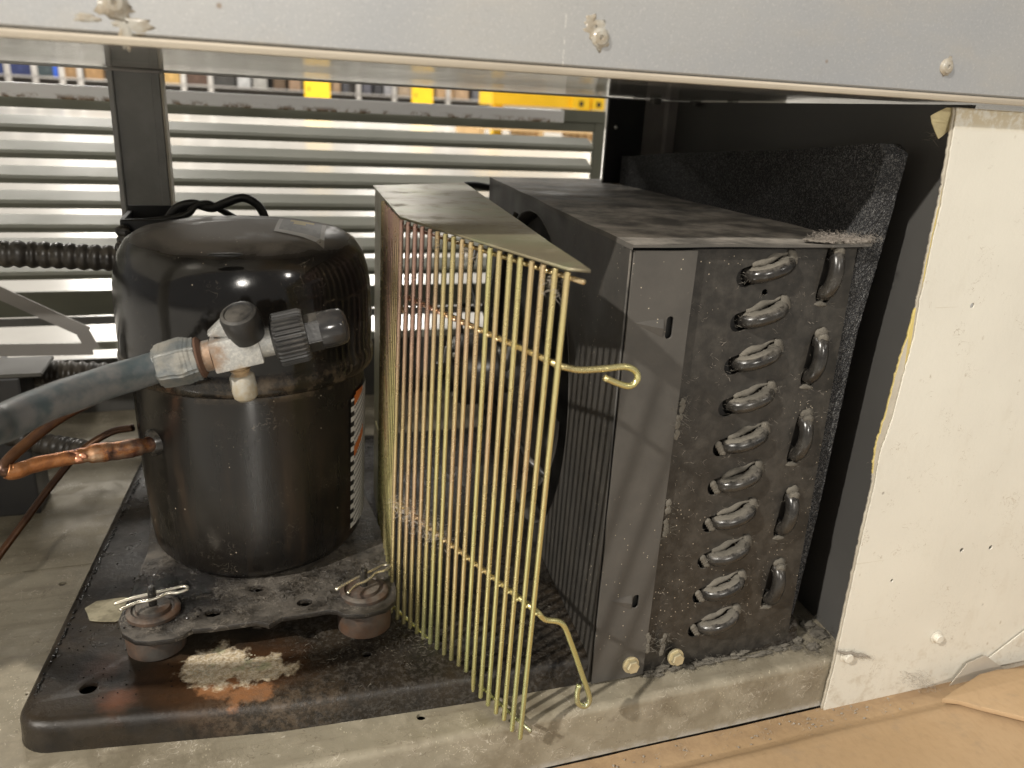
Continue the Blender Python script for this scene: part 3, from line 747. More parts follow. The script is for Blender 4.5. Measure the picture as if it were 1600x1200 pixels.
# pressed front skirt with a rounded shoulder
fr = [(-.1015, .435)] + arc + [(.006, .0425), (.124, .0365), (.205, .0345), (.372, .0335)]
fr = [Vector((x, y, 0)) for x, y in fr]
ff = []
for a, c in zip(fr, fr[1:]):
    nk = max(1, int((c - a).length / .012))
    for k in range(nk): ff.append(a.lerp(c, k / nk))
ff.append(fr[-1]); prev = None
for i, p in enumerate(ff):
    d = (ff[min(i + 1, len(ff) - 1)] - ff[max(0, i - 1)]).normalized(); nn = Vector((d.y, -d.x, 0))
    row = []
    for k in range(6):
        a = pi / 2 * k / 5; row.append(b.verts.new(p + nn * (.0070 * sin(a)) + Vector((0, 0, .0202 - .0070 * (1 - cos(a))))))
    row.append(b.verts.new(p + nn * .0074 + Vector((0, 0, .003)))); row.append(b.verts.new(p + nn * .0078 + Vector((0, 0, .0003))))
    if prev:
        for k in range(7): b.faces.new((prev[k], prev[k + 1], row[k + 1], row[k]))
    else: pass
    prev = row
bmesh.ops.recalc_face_normals(b, faces=b.faces)
obj('pressed_tray', b, M['base'], bp, auto=40)
# label pad beside the left grommet
pp = [spot(q[0], q[1], 2, .0206) for q in ((133, 952), (150, 940), (200, 934), (205, 962), (180, 972), (140, 970))]
b = plate(rag([(p.x, p.y) for p in pp], .001, 5, 2), [], .0008, XY(.0208)); obj('paper_pad', b, paint('aged_pad', (.16, .14, .09), (.28, .25, .17), .8, sc=120, bump=.5), bp)
# flaky salt crust geometry
b = B()
for i in range(150):
    a = rnd(0, 2 * pi); r_ = math.sqrt(rnd(0, 1)); p = Vector((-.024 + cos(a) * r_ * .024, .079 + sin(a) * r_ * .010, .0202))
    if mn.noise(p * 60) < -.12: continue
    lump(b, p, rnd(.0003, .0010), rnd(.0003, .0008), rnd(.0001, .0003), .4, 1)
tag(obj('salt_crust', b, flat('salt', (.44, .40, .30), .9), bp), kind='stuff')
for (px, py) in ((985, 1038), (1055, 1026)):
    p = spot(px, py, 1, .0215); bb = B(); fm = frame_to(p, (0.02, -1, .12)); tw = Matrix.Rotation(rnd(0, 1), 4, 'Z')
    lathe(bb, [(.0058, 0), (.0058, .0010), (.0054, .0012), (.0047, .0012), (.0047, .0046), (.0040, .0052), (0, .0050)], 6, fm @ tw)
    bb2 = B(); lathe(bb2, [(.0060, -.0004), (.0060, .0010), (0, .0010)], 24, fm); add(bb, bb2)
    obj('hex_bolt', bb, M['brass'], bp)
b = B()
for k in range(150):
    t = rnd(0, 1); x = -.1345 + (.0295) * t + rnd(-.0004, .0010); y = .080 + .30 * t
    lump(b, (x, y, .0205), rnd(.0004, .0011), rnd(.0005, .0013), rnd(.0003, .0006), .2, 2)
for k in range(70):
    lump(b, (rnd(-.125, -.05), rnd(.065, .16), .0203), rnd(.0003, .0008), rnd(.0003, .0008), .0003, .2, 1)
tag(obj('oil_beads', b, M['bead'], bp, sm=True), kind='stuff')
# grit and fluff scattered on the plate
b = lint_bm([(x / 100, rnd(.05, .12), .0212) for x in range(2, 36, 2)] + [(.10, .08, .021)] * 6, 900, .014, .0035, .00010, .03)
for v in b.verts: v.co.z = max(v.co.z, .0206)
tag(obj('scattered_fluff', b, M['lint'], bp), kind='stuff')

# ================================================================== COMPRESSOR
cx, cy = .001, .203
co = thing('compressor', 'glossy black hermetic compressor with domed top and service valve', 'compressor', (cx, cy, .02))
T = Matrix.Translation((cx, cy, 0))
lower = [(0, .046), (.060, .047), (.070, .050), (.0750, .057), (.0765, .070), (.0785, .110), (.0792, .150), (.0795, .1835), (.0800, .189)]
upper = [(.0802, .1865), (.0838, .1865), (.0858, .1885), (.0864, .1925), (.0864, .1965), (.0856, .2000), (.0850, .2030), (.0852, .2100), (.0853, .226), (.0851, .238), (.0844, .246), (.0828, .2555), (.0797, .2655), (.0745, .2735), (.067, .2783), (.056, .2808), (.040, .2822), (.020, .2830), (0, .2832)]
b = B(); lathe(b, lower, 96, T); shell = obj('lower_shell', b, M['comp'], co, sm=True)
b = B(); lathe(b, upper, 96, T); top = obj('upper_shell', b, M['comp'], co, auto=50)
# shallow pressed pan on the crown with drain notch
b = B(); lump(b, spot(352, 398, 2, .2775), .010, .0035, .0012, .1, 3); obj('drain_notch', b, M['wire'], top, sm=True)
b = B(); tube(b, [(cx + .0795 * cos(a) , cy + .0795 * sin(a),   .1856) for a in [R(180 + 4 * k) for k in range(46)]], .0008, 6); obj('weld_bead', b, M['tubeb'], top, sm=True)
# paper label on the crown
ctop = [spot(q[0], q[1], 2, .2815) for q in ((437, 344), (510, 352), (506, 373), (428, 364))]
def crown_z(x, y):
    r = math.hypot(x - cx, y - cy)
    for (r0, z0), (r1, z1) in zip(upper[10:], upper[11:]):
        if r1 <= r <= r0: return z1 + (z0 - z1) * (r - r1) / (r0 - r1)
    return .283
b = B(); g = []
for i in range(13):
    row = []
    for j in range(7):
        u, v = i / 12, j / 6; p = ctop[3].lerp(ctop[2], u).lerp(ctop[0].lerp(ctop[1], u), v)
        row.append(b.verts.new((p.x, p.y, crown_z(p.x, p.y) + .0005)))
    g.append(row)
for i in range(12):
    for j in range(6):
        f = b.faces.new((g[i][j], g[i + 1][j], g[i + 1][j + 1], g[i][j + 1]))
        f.material_index = 1 if i in (0, 11) or j in (0,) else (2 if (3 <= i <= 8 and j == 5) or (4 <= i <= 6 and j == 4) else (3 if random.random() < .3 else 0))
obj('crown_label', b, [flat('lab_grey', (.075, .068, .058), .5), flat('lab_edge', (.19, .175, .15), .5), flat('lab_yellow', (.36, .27, .05), .5), flat('lab_dark', (.045, .04, .035), .5)], top)
# warning label on the flank: black and white hazard border, chevrons, two orange diamonds
def flank(ang, z, off=.0006):
    rr = .0784 + .0010 * (z - .11) / .04 + off
    return Vector((cx + rr * cos(ang), cy + rr * sin(ang), z))
z0, z1 = .066, .172; A0, A1 = R(-37), R(-9)
b = B(); LM = [flat('lab_white', (.62, .60, .55), .5), flat('lab_black', (.02, .02, .02), .5), flat('lab_orange', (.55, .15, .025), .5), flat('lab_line', (.22, .21, .20), .5)]
NZ, NA = 110, 16
gr = [[b.verts.new(flank(A0 + (A1 - A0) * j / NA, z0 + (z1 - z0) * i / NZ)) for j in range(NA + 1)] for i in range(NZ + 1)]
for i in range(NZ):
    for j in range(NA):
        if i > NZ - 5 and j < 3 - (NZ - i - 1) * .6: continue
        f = b.faces.new((gr[i][j], gr[i][j + 1], gr[i + 1][j + 1], gr[i + 1][j]))
        if j < 2: f.material_index = 1 if (i // 4) % 2 else 0
        else:
            f.material_index = 3 if (i - j) % 5 < 2 else 0
            if NZ - 13 + j < i < NZ - 3 + j * .7 and j < 9: f.material_index = 2
            if 55 + j * 1.5 < i < 64 + j * 1.5 and j < 10: f.material_index = 2
obj('warning_label', b, LM, shell)
# mounting plate with feet
z = .044
gl = Vector((-.0690, .1120, z)); gr_ = Vector((.0650, .1010, z)); gbl = Vector((-.064, .305, z)); gbr = Vector((.070, .300, z))
ol = [(-.0890, .108), (-.0850, .0940), (-.0770, .0850), (-.0690, .0820), (-.056, .0815), (-.049, .0850), (-.045, .0885), (-.033, .0870), (-.006, .0870), (-.0005, .0835), (.0015, .0815), (.0045, .0835), (.009, .0870), (.040, .0880), (.0455, .0855), (.050, .0800), (.062, .0775), (.076, .0800), (.0840, .088), (.0865, .100), (.0870, .140), (.0900, .180), (.086, .25), (.09, .31), (.07, .325), (-.07, .325), (-.088, .31), (-.082, .25), (-.079, .190), (-.085, .138)]
hs = [hole_poly(spot(402, 919, 2, .046), .0058, 16, .85), hole_poly(spot(333, 957, 2, .046), .0062, 8, .85), hole_poly(spot(476, 941, 2, .046), .0058, 16, .85)]
b = plate(ol, hs, .0040, XY(z), .0008); mp = obj('mounting_plate', b, M['mount'], co, auto=40)
MH = [spot(402, 919, 2, .046), spot(333, 957, 2, .046), spot(476, 941, 2, .046)]
b = lint_bm([(rnd(-.075, .078), rnd(.095, .135), z + .003) for _ in range(60)], 1500, .006, .003, .00010, .12)
for v in b.verts: v.co.z = max(v.co.z, z + .002)
tag(obj('greasy_fluff', b, M['mount'], mp), kind='stuff')
b = B()
for i in range(110):
    p = Vector((rnd(-.075, .082), rnd(.098, .150), z + .0018))
    if (p.xy - Vector((cx, cy))).length < .074 or any((p.xy - h.xy).length < .009 for h in MH): continue
    lump(b, p, rnd(.001, .003), rnd(.001, .0025), rnd(.0006, .0011), .6, 2)
tag(obj('oily_grit', b, M['mount'], mp), kind='stuff')
b = B()
for i in range(170):
    p = Vector((rnd(-.086, -.040), rnd(.098, .160), z + .0022))
    if any((p.xy - h.xy).length < .008 for h in MH) or (p.xy - Vector((cx, cy))).length < .077 or (p.xy - gl.xy).length < .017: continue
    lump(b, p, rnd(.0003, .0011), rnd(.0003, .0010), rnd(.0002, .0006), .5, 2)
tag(obj('wet_grease', b, M['bead'], mp), kind='stuff')
for n_, (g, ang) in enumerate(((gl, R(9)), (gr_, R(27)), (gbl, 0), (gbr, 0))):
    b = B(); x, y = g.x, g.y
    lathe(b, [(.0165, .0200), (.0182, .0215), (.0186, .030), (.0180, .0385), (.0170, .0415)], 32, Matrix.Translation((x, y, 0)))
    lathe(b, [(.0165, .0462), (.0165, .0485), (.0150, .0498), (.0135, .0500), (.0128, .0488), (.0110, .0488), (.0104, .0512), (.0080, .0520), (.0040, .0520), (0, .0518)], 32, Matrix.Translation((x, y, 0)))
    gm = obj('rubber_grommet', b, M['rubber'], co, auto=45)
    if n_ > 1: continue
    b = B(); lathe(b, [(.0026, .0515), (.0026, .064), (.0018, .0655), (0, .0658)], 12, Matrix.Translation((x, y, 0))); obj('pin', b, M['tubeb'], gm)
    c, s = cos(ang), sin(ang)
    def lc(u, w, h=.0): return Vector((x + u * c - w * s, y + u * s + w * c, .0585 + h))
    w = [lc(-.022, .001, -.001), lc(-.010, .0018), lc(.002, .0024), (lc(.012, .0030)), lc(.0185, .0034), lc(.0215, .0012), lc(.0205, -.0016), lc(.015, -.0026), lc(.009, -.0012), lc(.004, -.0034), lc(-.002, -.0048), lc(-.008, -.0044), lc(-.013, -.0058), lc(-.019, -.0088)]
    b = B(); tube(b, catmull(w, 5), .0011, 8); obj('hairpin_clip', b, M['clip'], gm, sm=True)

# ---- service valve (a part of the compressor)
ax0, ax1 = VP(243, 574), VP(535, 509, .070)
D = (ax1 - ax0).normalized(); LEN = (ax1 - ax0).length
def onax(px): return ax0 + D * LEN * ((px - 243) / 292)
FM = frame_to(onax(312), D)
b = B()
box(b, -.0092, .0092, -.0088, .0088, 0, .026, .0012, 2, frame_to(onax(330), D))
lathe(b, [(.0086, 0), (.0086, .006)], 24, frame_to(onax(312), D))
lathe(b, [(.0078, 0), (.0078, .010), (.0072, .010), (.0072, .014)], 24, frame_to(onax(402), D))
# web rising to the upper port
pc_top, pc_bot = VP(368, 480, .062), VP(388, 528, .072)
DU = (pc_top - pc_bot).normalized()
lathe(b, [(.0078, -.006), (.0078, .004)], 20, frame_to(pc_bot, DU))
web = [VP(322, 522, .074), VP(352, 492, .074), VP(378, 500, .074), VP(412, 530, .074)]
t = bmesh.new(); fa = [t.verts.new(p + Vector((0, -.005, 0))) for p in web]; fb = [t.verts.new(p + Vector((0, .006, 0))) for p in web]
t.faces.new(fa); t.faces.new(fb[::-1])
for i in range(4): t.faces.new((fa[i], fb[i], fb[(i + 1) % 4], fa[(i + 1) % 4]))
bmesh.ops.recalc_face_normals(t, faces=t.faces); bmesh.ops.bevel(t, geom=list(t.edges), offset=.001, segments=2, affect='EDGES'); add(b, t)
st0 = VP(372, 562); st1 = VP(386, 625); DD = (st1 - st0).normalized()
lathe(b, [(.0062, -.003), (.0062, .003), (.0050, .0035), (.0050, .005), (.0058, .0055), (.0046, .0075), (.0058, .0085), (.0048, .0105)], 20, frame_to(st0, DD))
tube(b, [onax(350) + Vector((0, .0, 0)), onax(350) + Vector((.01, .055, -.004))], .007, 16)
vb = obj('service_valve', b, M['valve'], co, auto=40)
b = B(); lathe(b, [(.0095, 0), (.0120, .001), (.0134, .006), (.0137, .016), (.0122, .019), (.0128, .0235), (.0105, .0245)], 6, frame_to(onax(243), D) @ Matrix.Rotation(.3, 4, 'Z'))
bmesh.ops.bevel(b, geom=list(b.edges), offset=.0012, segments=3, affect='EDGES'); bmesh.ops.subdivide_edges(b, edges=b.edges, cuts=2)
for v in b.verts: v.co += Vector((1, 1, 1)) * .0006 * mn.noise(v.co * 160)
obj('flare_nut', b, M['nut'], vb, auto=40)
b = B(); lathe(b, [(.0112, 0), (.0116, .0012), (.0095, .003)], 24, frame_to(onax(308), D)); obj('rust_ring', b, flat('rustring', (.095, .048, .028), .8), vb)
b = B(); lathe(b, [(.0100, -.0015), (.0142, 0), (.0152, .0012), (.0152, .0150), (.0140, .0172), (.0110, .0175)], 132, frame_to(onax(428), D), 33, .0010, (2, 3))
obj('knurled_ring', b, M['cap'], vb)
b = B(); lathe(b, [(.0110, -.001), (.0110, .0105), (.0105, .0115)], 6, frame_to(onax(474), D) @ Matrix.Rotation(.25, 4, 'Z')); bmesh.ops.bevel(b, geom=list(b.edges), offset=.0006, segments=2, affect='EDGES')
obj('hex_collar', b, M['cap'], vb)
b = B(); lathe(b, [(.0106, 0), (.0108, .001), (.0106, .0095), (.0098, .0130), (.0078, .0150), (.004, .0156), (0, .0157)], 32, frame_to(onax(499), D)); obj('end_cap', b, M['smoke'], vb, auto=50)
b = B(); lathe(b, [(.0090, 0), (.0098, .001), (.0103, .010), (.0104, .0150), (.0095, .0172), (.0078, .0178), (.0072, .0170), (0, .0172)], 36, frame_to(pc_bot + DU * .0015, DU)); obj('port_cap', b, M['cap'], vb, auto=45)
b = B(); lathe(b, [(.0056, 0), (.0068, .001), (.0071, .009), (.0066, .0135), (.0048, .0155), (0, .0158)], 28, frame_to(st0 + DD * .0085, DD)); obj('stem_cap', b, M['pale'], vb, auto=50)
# suction stub
sp = Vector(spot(246, 690, 1, .158)); b = B(); lathe(b, [(.0092, -.02), (.0092, .004), (.0075, .006), (.0070, .0062)], 24, frame_to(sp, (-.9, -.45, .0))); obj('suction_stub', b, M['tubeb'], shell, auto=45)

# hose
hp = [onax(246) + Vector((0, 0, 0)), VP(190, 590, .064), VP(120, 613, .045), VP(55, 638, .025), VP(0, 663, .004), VP(-90, 700, -.03), VP(-90, 700, -.03) + Vector((-.06, .0, -.045)), VP(-90, 700, -.03) + Vector((-.14, .08, -.10)), VP(-90, 700, -.03) + Vector((-.24, .25, -.13))]
b = B(); pth = catmull(hp, 8); tube(b, pth, [.0086] * len(pth), 28)
for v in b.verts: v.co += Vector((1, 1, 1)) * .0007 * mn.noise(v.co * 60)
tag(obj('insulated_hose', b, M['hose'], None, loc=hp[0], sm=True), 'thick grey rubbery hose entering the service valve from the left', 'hose')
# copper line
cpth = catmull([sp + Vector((.005, .002, 0)), spot(222, 697, 1, .148), spot(185, 704, 1, .140), spot(150, 708, 1, .134), spot(110, 715, 1, .128), spot(60, 725, 1, .12), spot(22, 737, 1, .112), spot(10, 736, 1, .1105)], 8)
b = B(); rr = []
for i, p in enumerate(cpth):
    t = i / (len(cpth) - 1); rr.append((.0050 if t < .15 else .0060 if t < .48 else .0046) * (1 + .12 * mn.noise(p * 190)))
tube(b, cpth, rr, 18); ct = obj('copper_pipe', b, M['copper'], None, loc=sp, sm=True)
tag(ct, 'scorched copper pipe with brazed joint entering the compressor side', 'pipe')
b = B(); pj = spot(118, 713, 1, .129)
for k in range(14): lump(b, pj + Vector((rnd(-.006, .006), rnd(-.003, .003), rnd(-.003, .003))), .0028, .0022, .0022, .4, 2)
obj('braze_lump', b, flat('fresh_copper', (.75, .36, .22), .35, .7), ct, sm=True)
b = B(); tube(b, catmull([spot(26, 737, 1, .112), spot(6, 735, 1, .11), spot(14, 718, 1, .115), spot(45, 690, 1, .125), spot(90, 655, 1, .135), spot(140, 628, 1, .145), spot(200, 600, 1, .17)], 8), .0034, 12)
tag(obj('brown_tube', b, M['browntube'], None, loc=spot(90, 655, 1, .135), sm=True), 'brown varnished tube curving up from the copper joint behind the hose', 'pipe')
b = B(); tube(b, catmull([spot(208, 668, 1, .21), spot(172, 676, 1, .215), spot(125, 706, 1, .21), spot(85, 752, 1, .20), spot(40, 812, 1, .19), spot(-10, 880, 1, .17), spot(-40, 930, 1, .165), Vector((-.26, .20, .012)), Vector((-.42, .26, .010))], 8), .0026, 12)
tag(obj('capillary_tube', b, M['browntube'], None, loc=spot(85, 752, 1, .20), sm=True), 'thin dark tube running down over the deck at far left', 'pipe')

# terminal box and cable
tb = thing('terminal_box', 'open black terminal box behind the compressor top left', 'box', spot(215, 400, 1, .29))
p0 = spot(188, 342, 1, .28); p1 = spot(292, 338, 1, .31)
b = B(); box(b, p0.x, p1.x, .275, .279, p0.z - .055, p0.z, .0008); box(b, p0.x, p0.x + .003, .279, .33, p0.z - .055, p0.z); box(b, p0.x, p1.x, .327, .33, p0.z - .055, p0.z + .004)
obj('case', b, M['wire'], tb)
b = B(); box(b, p0.x + .004, p1.x, .282, .325, p0.z - .022, p0.z - .016, .001); obj('lid', b, flat('lid_grey', (.13, .12, .12), .35), tb)
b = B()
for k in range(4): lump(b, spot(193 + 3 * (k % 2), 362 + 12 * k, 1, .272), .006, .004, .005, .3, 2)
obj('terminal', b, M['tubeb'], tb, sm=True)
b = B(); tube(b, catmull([spot(262, 345, 1, .29), spot(275, 326, 1, .29), spot(300, 318, 1, .29), spot(330, 325, 1, .29), spot(350, 318, 1, .29), spot(378, 309, 1, .29), spot(400, 318, 1, .29), spot(412, 335, 1, .29), spot(416, 352, 1, .29)], 8), .0034, 12)
tag(obj('power_cable', b, M['wire'], None, loc=spot(330, 325, 1, .29), sm=True), 'black cable arching above the compressor dome', 'cable')
b = B(); tube(b, catmull([spot(190, 348, 1, .285), spot(240, 345, 1, .285), spot(290, 336, 1, .285), spot(305, 322, 1, .288), spot(325, 318, 1, .29), spot(345, 328, 1, .295), spot(375, 345, 1, .31)], 8), .0026, 10)
tag(obj('signal_cable', b, M['wire'], None, loc=spot(240, 345, 1, .285), sm=True), 'thinner black cable lying along the terminal box rim', 'cable')

# ================================================================== FAN GUARD
TL = spot(627, 343, 2, .298); TR = spot(887, 425, 2, .298); BL = spot(611, 957, 2, .021); BR = spot(813, 1150, 2, .002)
SBT = spot(588, 296, 2, .298); SBB = Vector((SBT.x - .003, SBT.y + .002, .021))
gd = thing('fan_guard', 'yellow zinc plated wire fan guard leaning loose against the condenser', 'guard', (BL + BR) / 2)
unit = bmesh.new(); lathe(unit, [(0, 0), (.9, 0), (1, .004), (1, .996), (.9, 1), (0, 1)], 10)
ume = bpy.data.meshes.new('rod'); unit.to_mesh(ume); unit.free(); smooth(ume); ume.materials.append(M['zinc'])
RR = .00156
def rod(a, c, r=RR):
    a = Vector(a); c = Vector(c); o = bpy.data.objects.new('rod', ume); C.objects.link(o); o.parent = gd
    m = frame_to(a - WORLD[gd.name], c - a); L = (c - a).length
    o.matrix_local = m @ Matrix.Diagonal((r, r, L, 1)); return o
NR = 18
for i in range(NR + 1):
    t = i / NR; jt = Vector((rnd(-1, 1), rnd(-1, 1), 0)) * .0002
    rod(TL.lerp(TR, t) + jt, BL.lerp(BR, t) + jt * .6 + Vector((0, 0, rnd(-.002, .001))))
NS = 11
for i in range(1, NS + 1):                                # rods round the folded side
    t = i / NS * .55; cur = Vector((-.002 * sin(t * 3), 0, 0))
    rod(TL.lerp(SBT, t) + cur, BL.lerp(SBB, t) + cur, RR * .9)
FN = (TR - TL).cross(BL - TL).normalized()
if FN.y > 0: FN = -FN
def onface(u, v): return TL.lerp(TR, u).lerp(BL.lerp(BR, u), v)
backn = -FN * (RR * 2)
def solve(px, py):
    best = None
    for i in range(0, 61):
        for j in range(0, 101):
            p = onface(i / 60 * 1.02, j / 100)
            v = AX.transposed() @ (p - CAM); e = (800 + F * v.x / v.z - px) ** 2 + (600 + F * v.y / v.z - py) ** 2
            if best is None or e < best[0]: best = (e, p, i / 60 * 1.02, j / 100)
    return best[1:]
uL, uR = solve(632, 462), solve(868, 571); lL, lR = solve(616, 785), solve(834, 960)
b = B(); hook = [uL[0] + backn, uR[0] + backn]
hk = [(905, 578, -.036), (945, 576, -.034), (975, 573, -.034), (992, 579, -.034), (996, 592, -.034), (985, 603, -.034), (968, 600, -.034), (944, 590, -.034)]
pth = [uL[0].lerp(uR[0], k / 6) + backn for k in range(7)] + catmull([uR[0] + backn] + [spot(x, y, 1, d) for x, y, d in hk], 5)[1:]
tube(b, pth, .0017, 10); obj('cross_wire', b, M['zinc'], gd, sm=True)
b = B(); hk = [(852, 968, -.020), (878, 974, -.020), (892, 1004, -.020), (908, 1050, -.020), (921, 1090, -.020), (914, 1103, -.020), (903, 1098, -.020), (902, 1082, -.020), (905, 1070, -.020)]
pth = [lL[0].lerp(lR[0], k / 6) + backn for k in range(7)] + catmull([lR[0] + backn] + [spot(x, y, 1, d) for x, y, d in hk], 5)[1:]
tube(b, pth, .0017, 10); obj('cross_wire', b, M['zinc'], gd, sm=True)
b = B()
for ww, wl in (((uL[0], uR[0]), 0), ((lL[0], lR[0]), 1)):
    for k in range(NR + 1): lump(b, ww[0].lerp(ww[1], k / NR) + backn * .5, .0021, .0021, .0014, .3, 1)
tag(obj('spot_welds', b, M['zinc'], gd, sm=True), kind='stuff')
b = B(); e0 = BL + backn + Vector((-.001, 0, .004)); e1 = BR + backn + Vector((.003, -.003, .004)); tube(b, [e0.lerp(e1, k / 8) for k in range(9)], .0012, 10); obj('bottom_wire', b, M['zinc'], gd, sm=True)
b = B(); e0 = TL + backn + Vector((0, 0, -.004)); e1 = TR + backn + Vector((.004, -.004, -.004)); tube(b, [e0, e1], .0012, 10); obj('top_wire', b, M['zinc'], gd, sm=True)
for zz in (.24, .10):
    b = B(); w0 = TL.lerp(BL, (.298 - zz) / .277) + Vector((.003, 0, 0)); w1 = w0 + (SBT - TL) * .95; tube(b, [w0, w1], .0013, 8); obj('side_wire', b, M['zinc'], gd, sm=True)
zt = .2998
tp = [spot(583, 291, 2, zt), spot(725, 286, 2, zt), spot(800, 338, 2, zt), spot(858, 380, 2, zt), spot(905, 411, 2, zt), spot(923, 424, 2, zt), spot(888, 421, 2, zt), spot(625, 340, 2, zt)]
b = plate([(p.x, p.y) for p in tp], [], .0014, XY(zt)); obj('top_plate', b, M['zsheet'], gd)
a0, a1 = TL.lerp(SBT, .52), SBT + (SBT - TL) * .03; c0, c1 = BL.lerp(SBB, .52), SBB + (SBT - TL) * .03
b = B(); nx = Vector((.0006, 0, 0)); vs = [b.verts.new(v) for v in (a0 - nx, a1 - nx, c1 - nx, c0 - nx, a0 + nx, a1 + nx, c1 + nx, c0 + nx)]
for f in ((0, 1, 2, 3), (7, 6, 5, 4), (0, 4, 5, 1), (2, 6, 7, 3), (0, 3, 7, 4), (1, 5, 6, 2)): b.faces.new([vs[k] for k in f])
obj('side_plate', b, M['zsheet'], gd)
cs = [lL[0].lerp(lR[0], t) + backn for t in (.02, .06, .1, .15, .2, .25, .3, .36)]
b = lint_bm(cs, 900, .0034, .005, .00013, 1.0); tag(obj('caught_lint', b, M['fuzz'], gd), kind='stuff')
b = lint_bm([TL.lerp(TR, t) + Vector((0, .002, -.008)) for t in (.94, .95, .1, .3, .5)], 160, .002, .006, .00011, 1.0); tag(obj('caught_fibre', b, M['fuzz'], gd), kind='stuff')

# ================================================================== CONDENSER
K = .104; X0, Y0 = .2045, .0250; Y1 = .440
cd = thing('condenser', 'dusty black condenser coil box with fan opening and looped tube ends', 'condenser', (.285, .22, .02))
fd = Vector((K, 1, 0)).normalized()
FMx = Matrix(((fd.x, 0, -fd.y, X0), (fd.y, 0, fd.x, Y0), (0, 1, 0, 0), (0, 0, 0, 1)))   # local x along the face, y up, z outward
cc = (.2235, .153); FLN = (Y1 - Y0) / fd.y
b = plate([(0, .0030), (.02, .0030), (.022, .0205), (FLN, .0205), (FLN, .2955), (0, .2955)], [circ(cc[0], cc[1], .1345, 72)], .0014, FMx)
obj('fan_face', b, M['shroud'], cd)
def rimpt(r, w): return [(r * cos(2 * pi * i / 72), r * sin(2 * pi * i / 72)) for i in range(72)]
b = B(); rs = []
for (r, dpt) in ((.1349, .0008), (.1342, -.002), (.1330, -.016), (.1322, -.016), (.1332, 0), (.1345, .0012)):
    rs.append([b.verts.new(FMx @ Vector((cc[0] + r * cos(2 * pi * i / 72), cc[1] + r * sin(2 * pi * i / 72), dpt))) for i in range(72)])
for k in range(6):
    for i in range(72):
        j = (i + 1) % 72; b.faces.new((rs[k][i], rs[k][j], rs[(k + 1) % 6][j], rs[(k + 1) % 6][i]))
bmesh.ops.recalc_face_normals(b, faces=b.faces); obj('orifice_ring', b, M['shroud'], cd, sm=True)
# front flange, proud of the end plate, with two slots
fs = [obround(.2325, .2500, .0045, .0024, pi / 2), obround(.2315, .0635, .0028, .0024, pi / 2)]
b = plate(rag([(X0 + .0005, .0030), (.2435, .0030), (.2452, .2950), (X0 + .0005, .2950)], .0003, 14, 5), fs, .0016, XZ(.0228)); obj('front_flange', b, M['flange'], cd)
b = B(); box(b, .2045, .2455, .0255, .0262, .02, .295)
obj('flange_backing', b, M['wire'], cd)
for (zz, ln) in ((.2500, .020), (.0635, .017)):
    bb = B(); t = bmesh.new(); q = [t.verts.new(v) for v in ((.2280, .0219, zz + .0055), (.2280, .0219, zz - .0055), (.2280 - ln, .0221, zz + .004), (.2278, .0203, zz))]
    for f in ((0, 1, 3), (0, 3, 2), (1, 2, 3), (0, 2, 1)): t.faces.new([q[k] for k in f])
    bmesh.ops.recalc_face_normals(t, faces=t.faces); add(bb, t); obj('pressed_gusset', bb, M['flange'], cd)
# end plate with real slots
ZC = [.2822 - .02768 * i for i in range(10)]; ang = R(17)
V2 = [.2790, .2240, .1690, .1130, .0565]
holes = [obround(.2985 - .0022 + .0002 * i, z, .0150, .0060, ang) for i, z in enumerate(ZC)] + [obround(.3425, z, .0135, .0060, R(84)) for z in V2] + [circ(.2975, .2685, .0021, 12)]
b = plate([(.2425, .0015), (.3640, .0015), (.3600, .2950), (.2450, .2950)], holes, .0014, XZ(.0270)); obj('end_plate', b, M['endplate'], cd)
b = B(); box(b, .2462, .3595, .0330, .430, .0215, .2940); obj('fin_pack', b, M['fins'], cd)
def bend_mesh(vertical=False):
    bb = B(); a = R(84) if vertical else ang; d = Vector((cos(a), 0, sin(a)))
    Rm = .0122; path = [Vector((0, 0, 0)) + d * (-Rm) + Vector((0, .012, 0))]
    for k in range(13):
        t = pi * k / 12; path.append(d * (-Rm * cos(t)) + Vector((0, -.0062 * sin(t), 0)))
    path.append(d * Rm + Vector((0, .012, 0)))
    tube(bb, path, .0046, 16); return bb
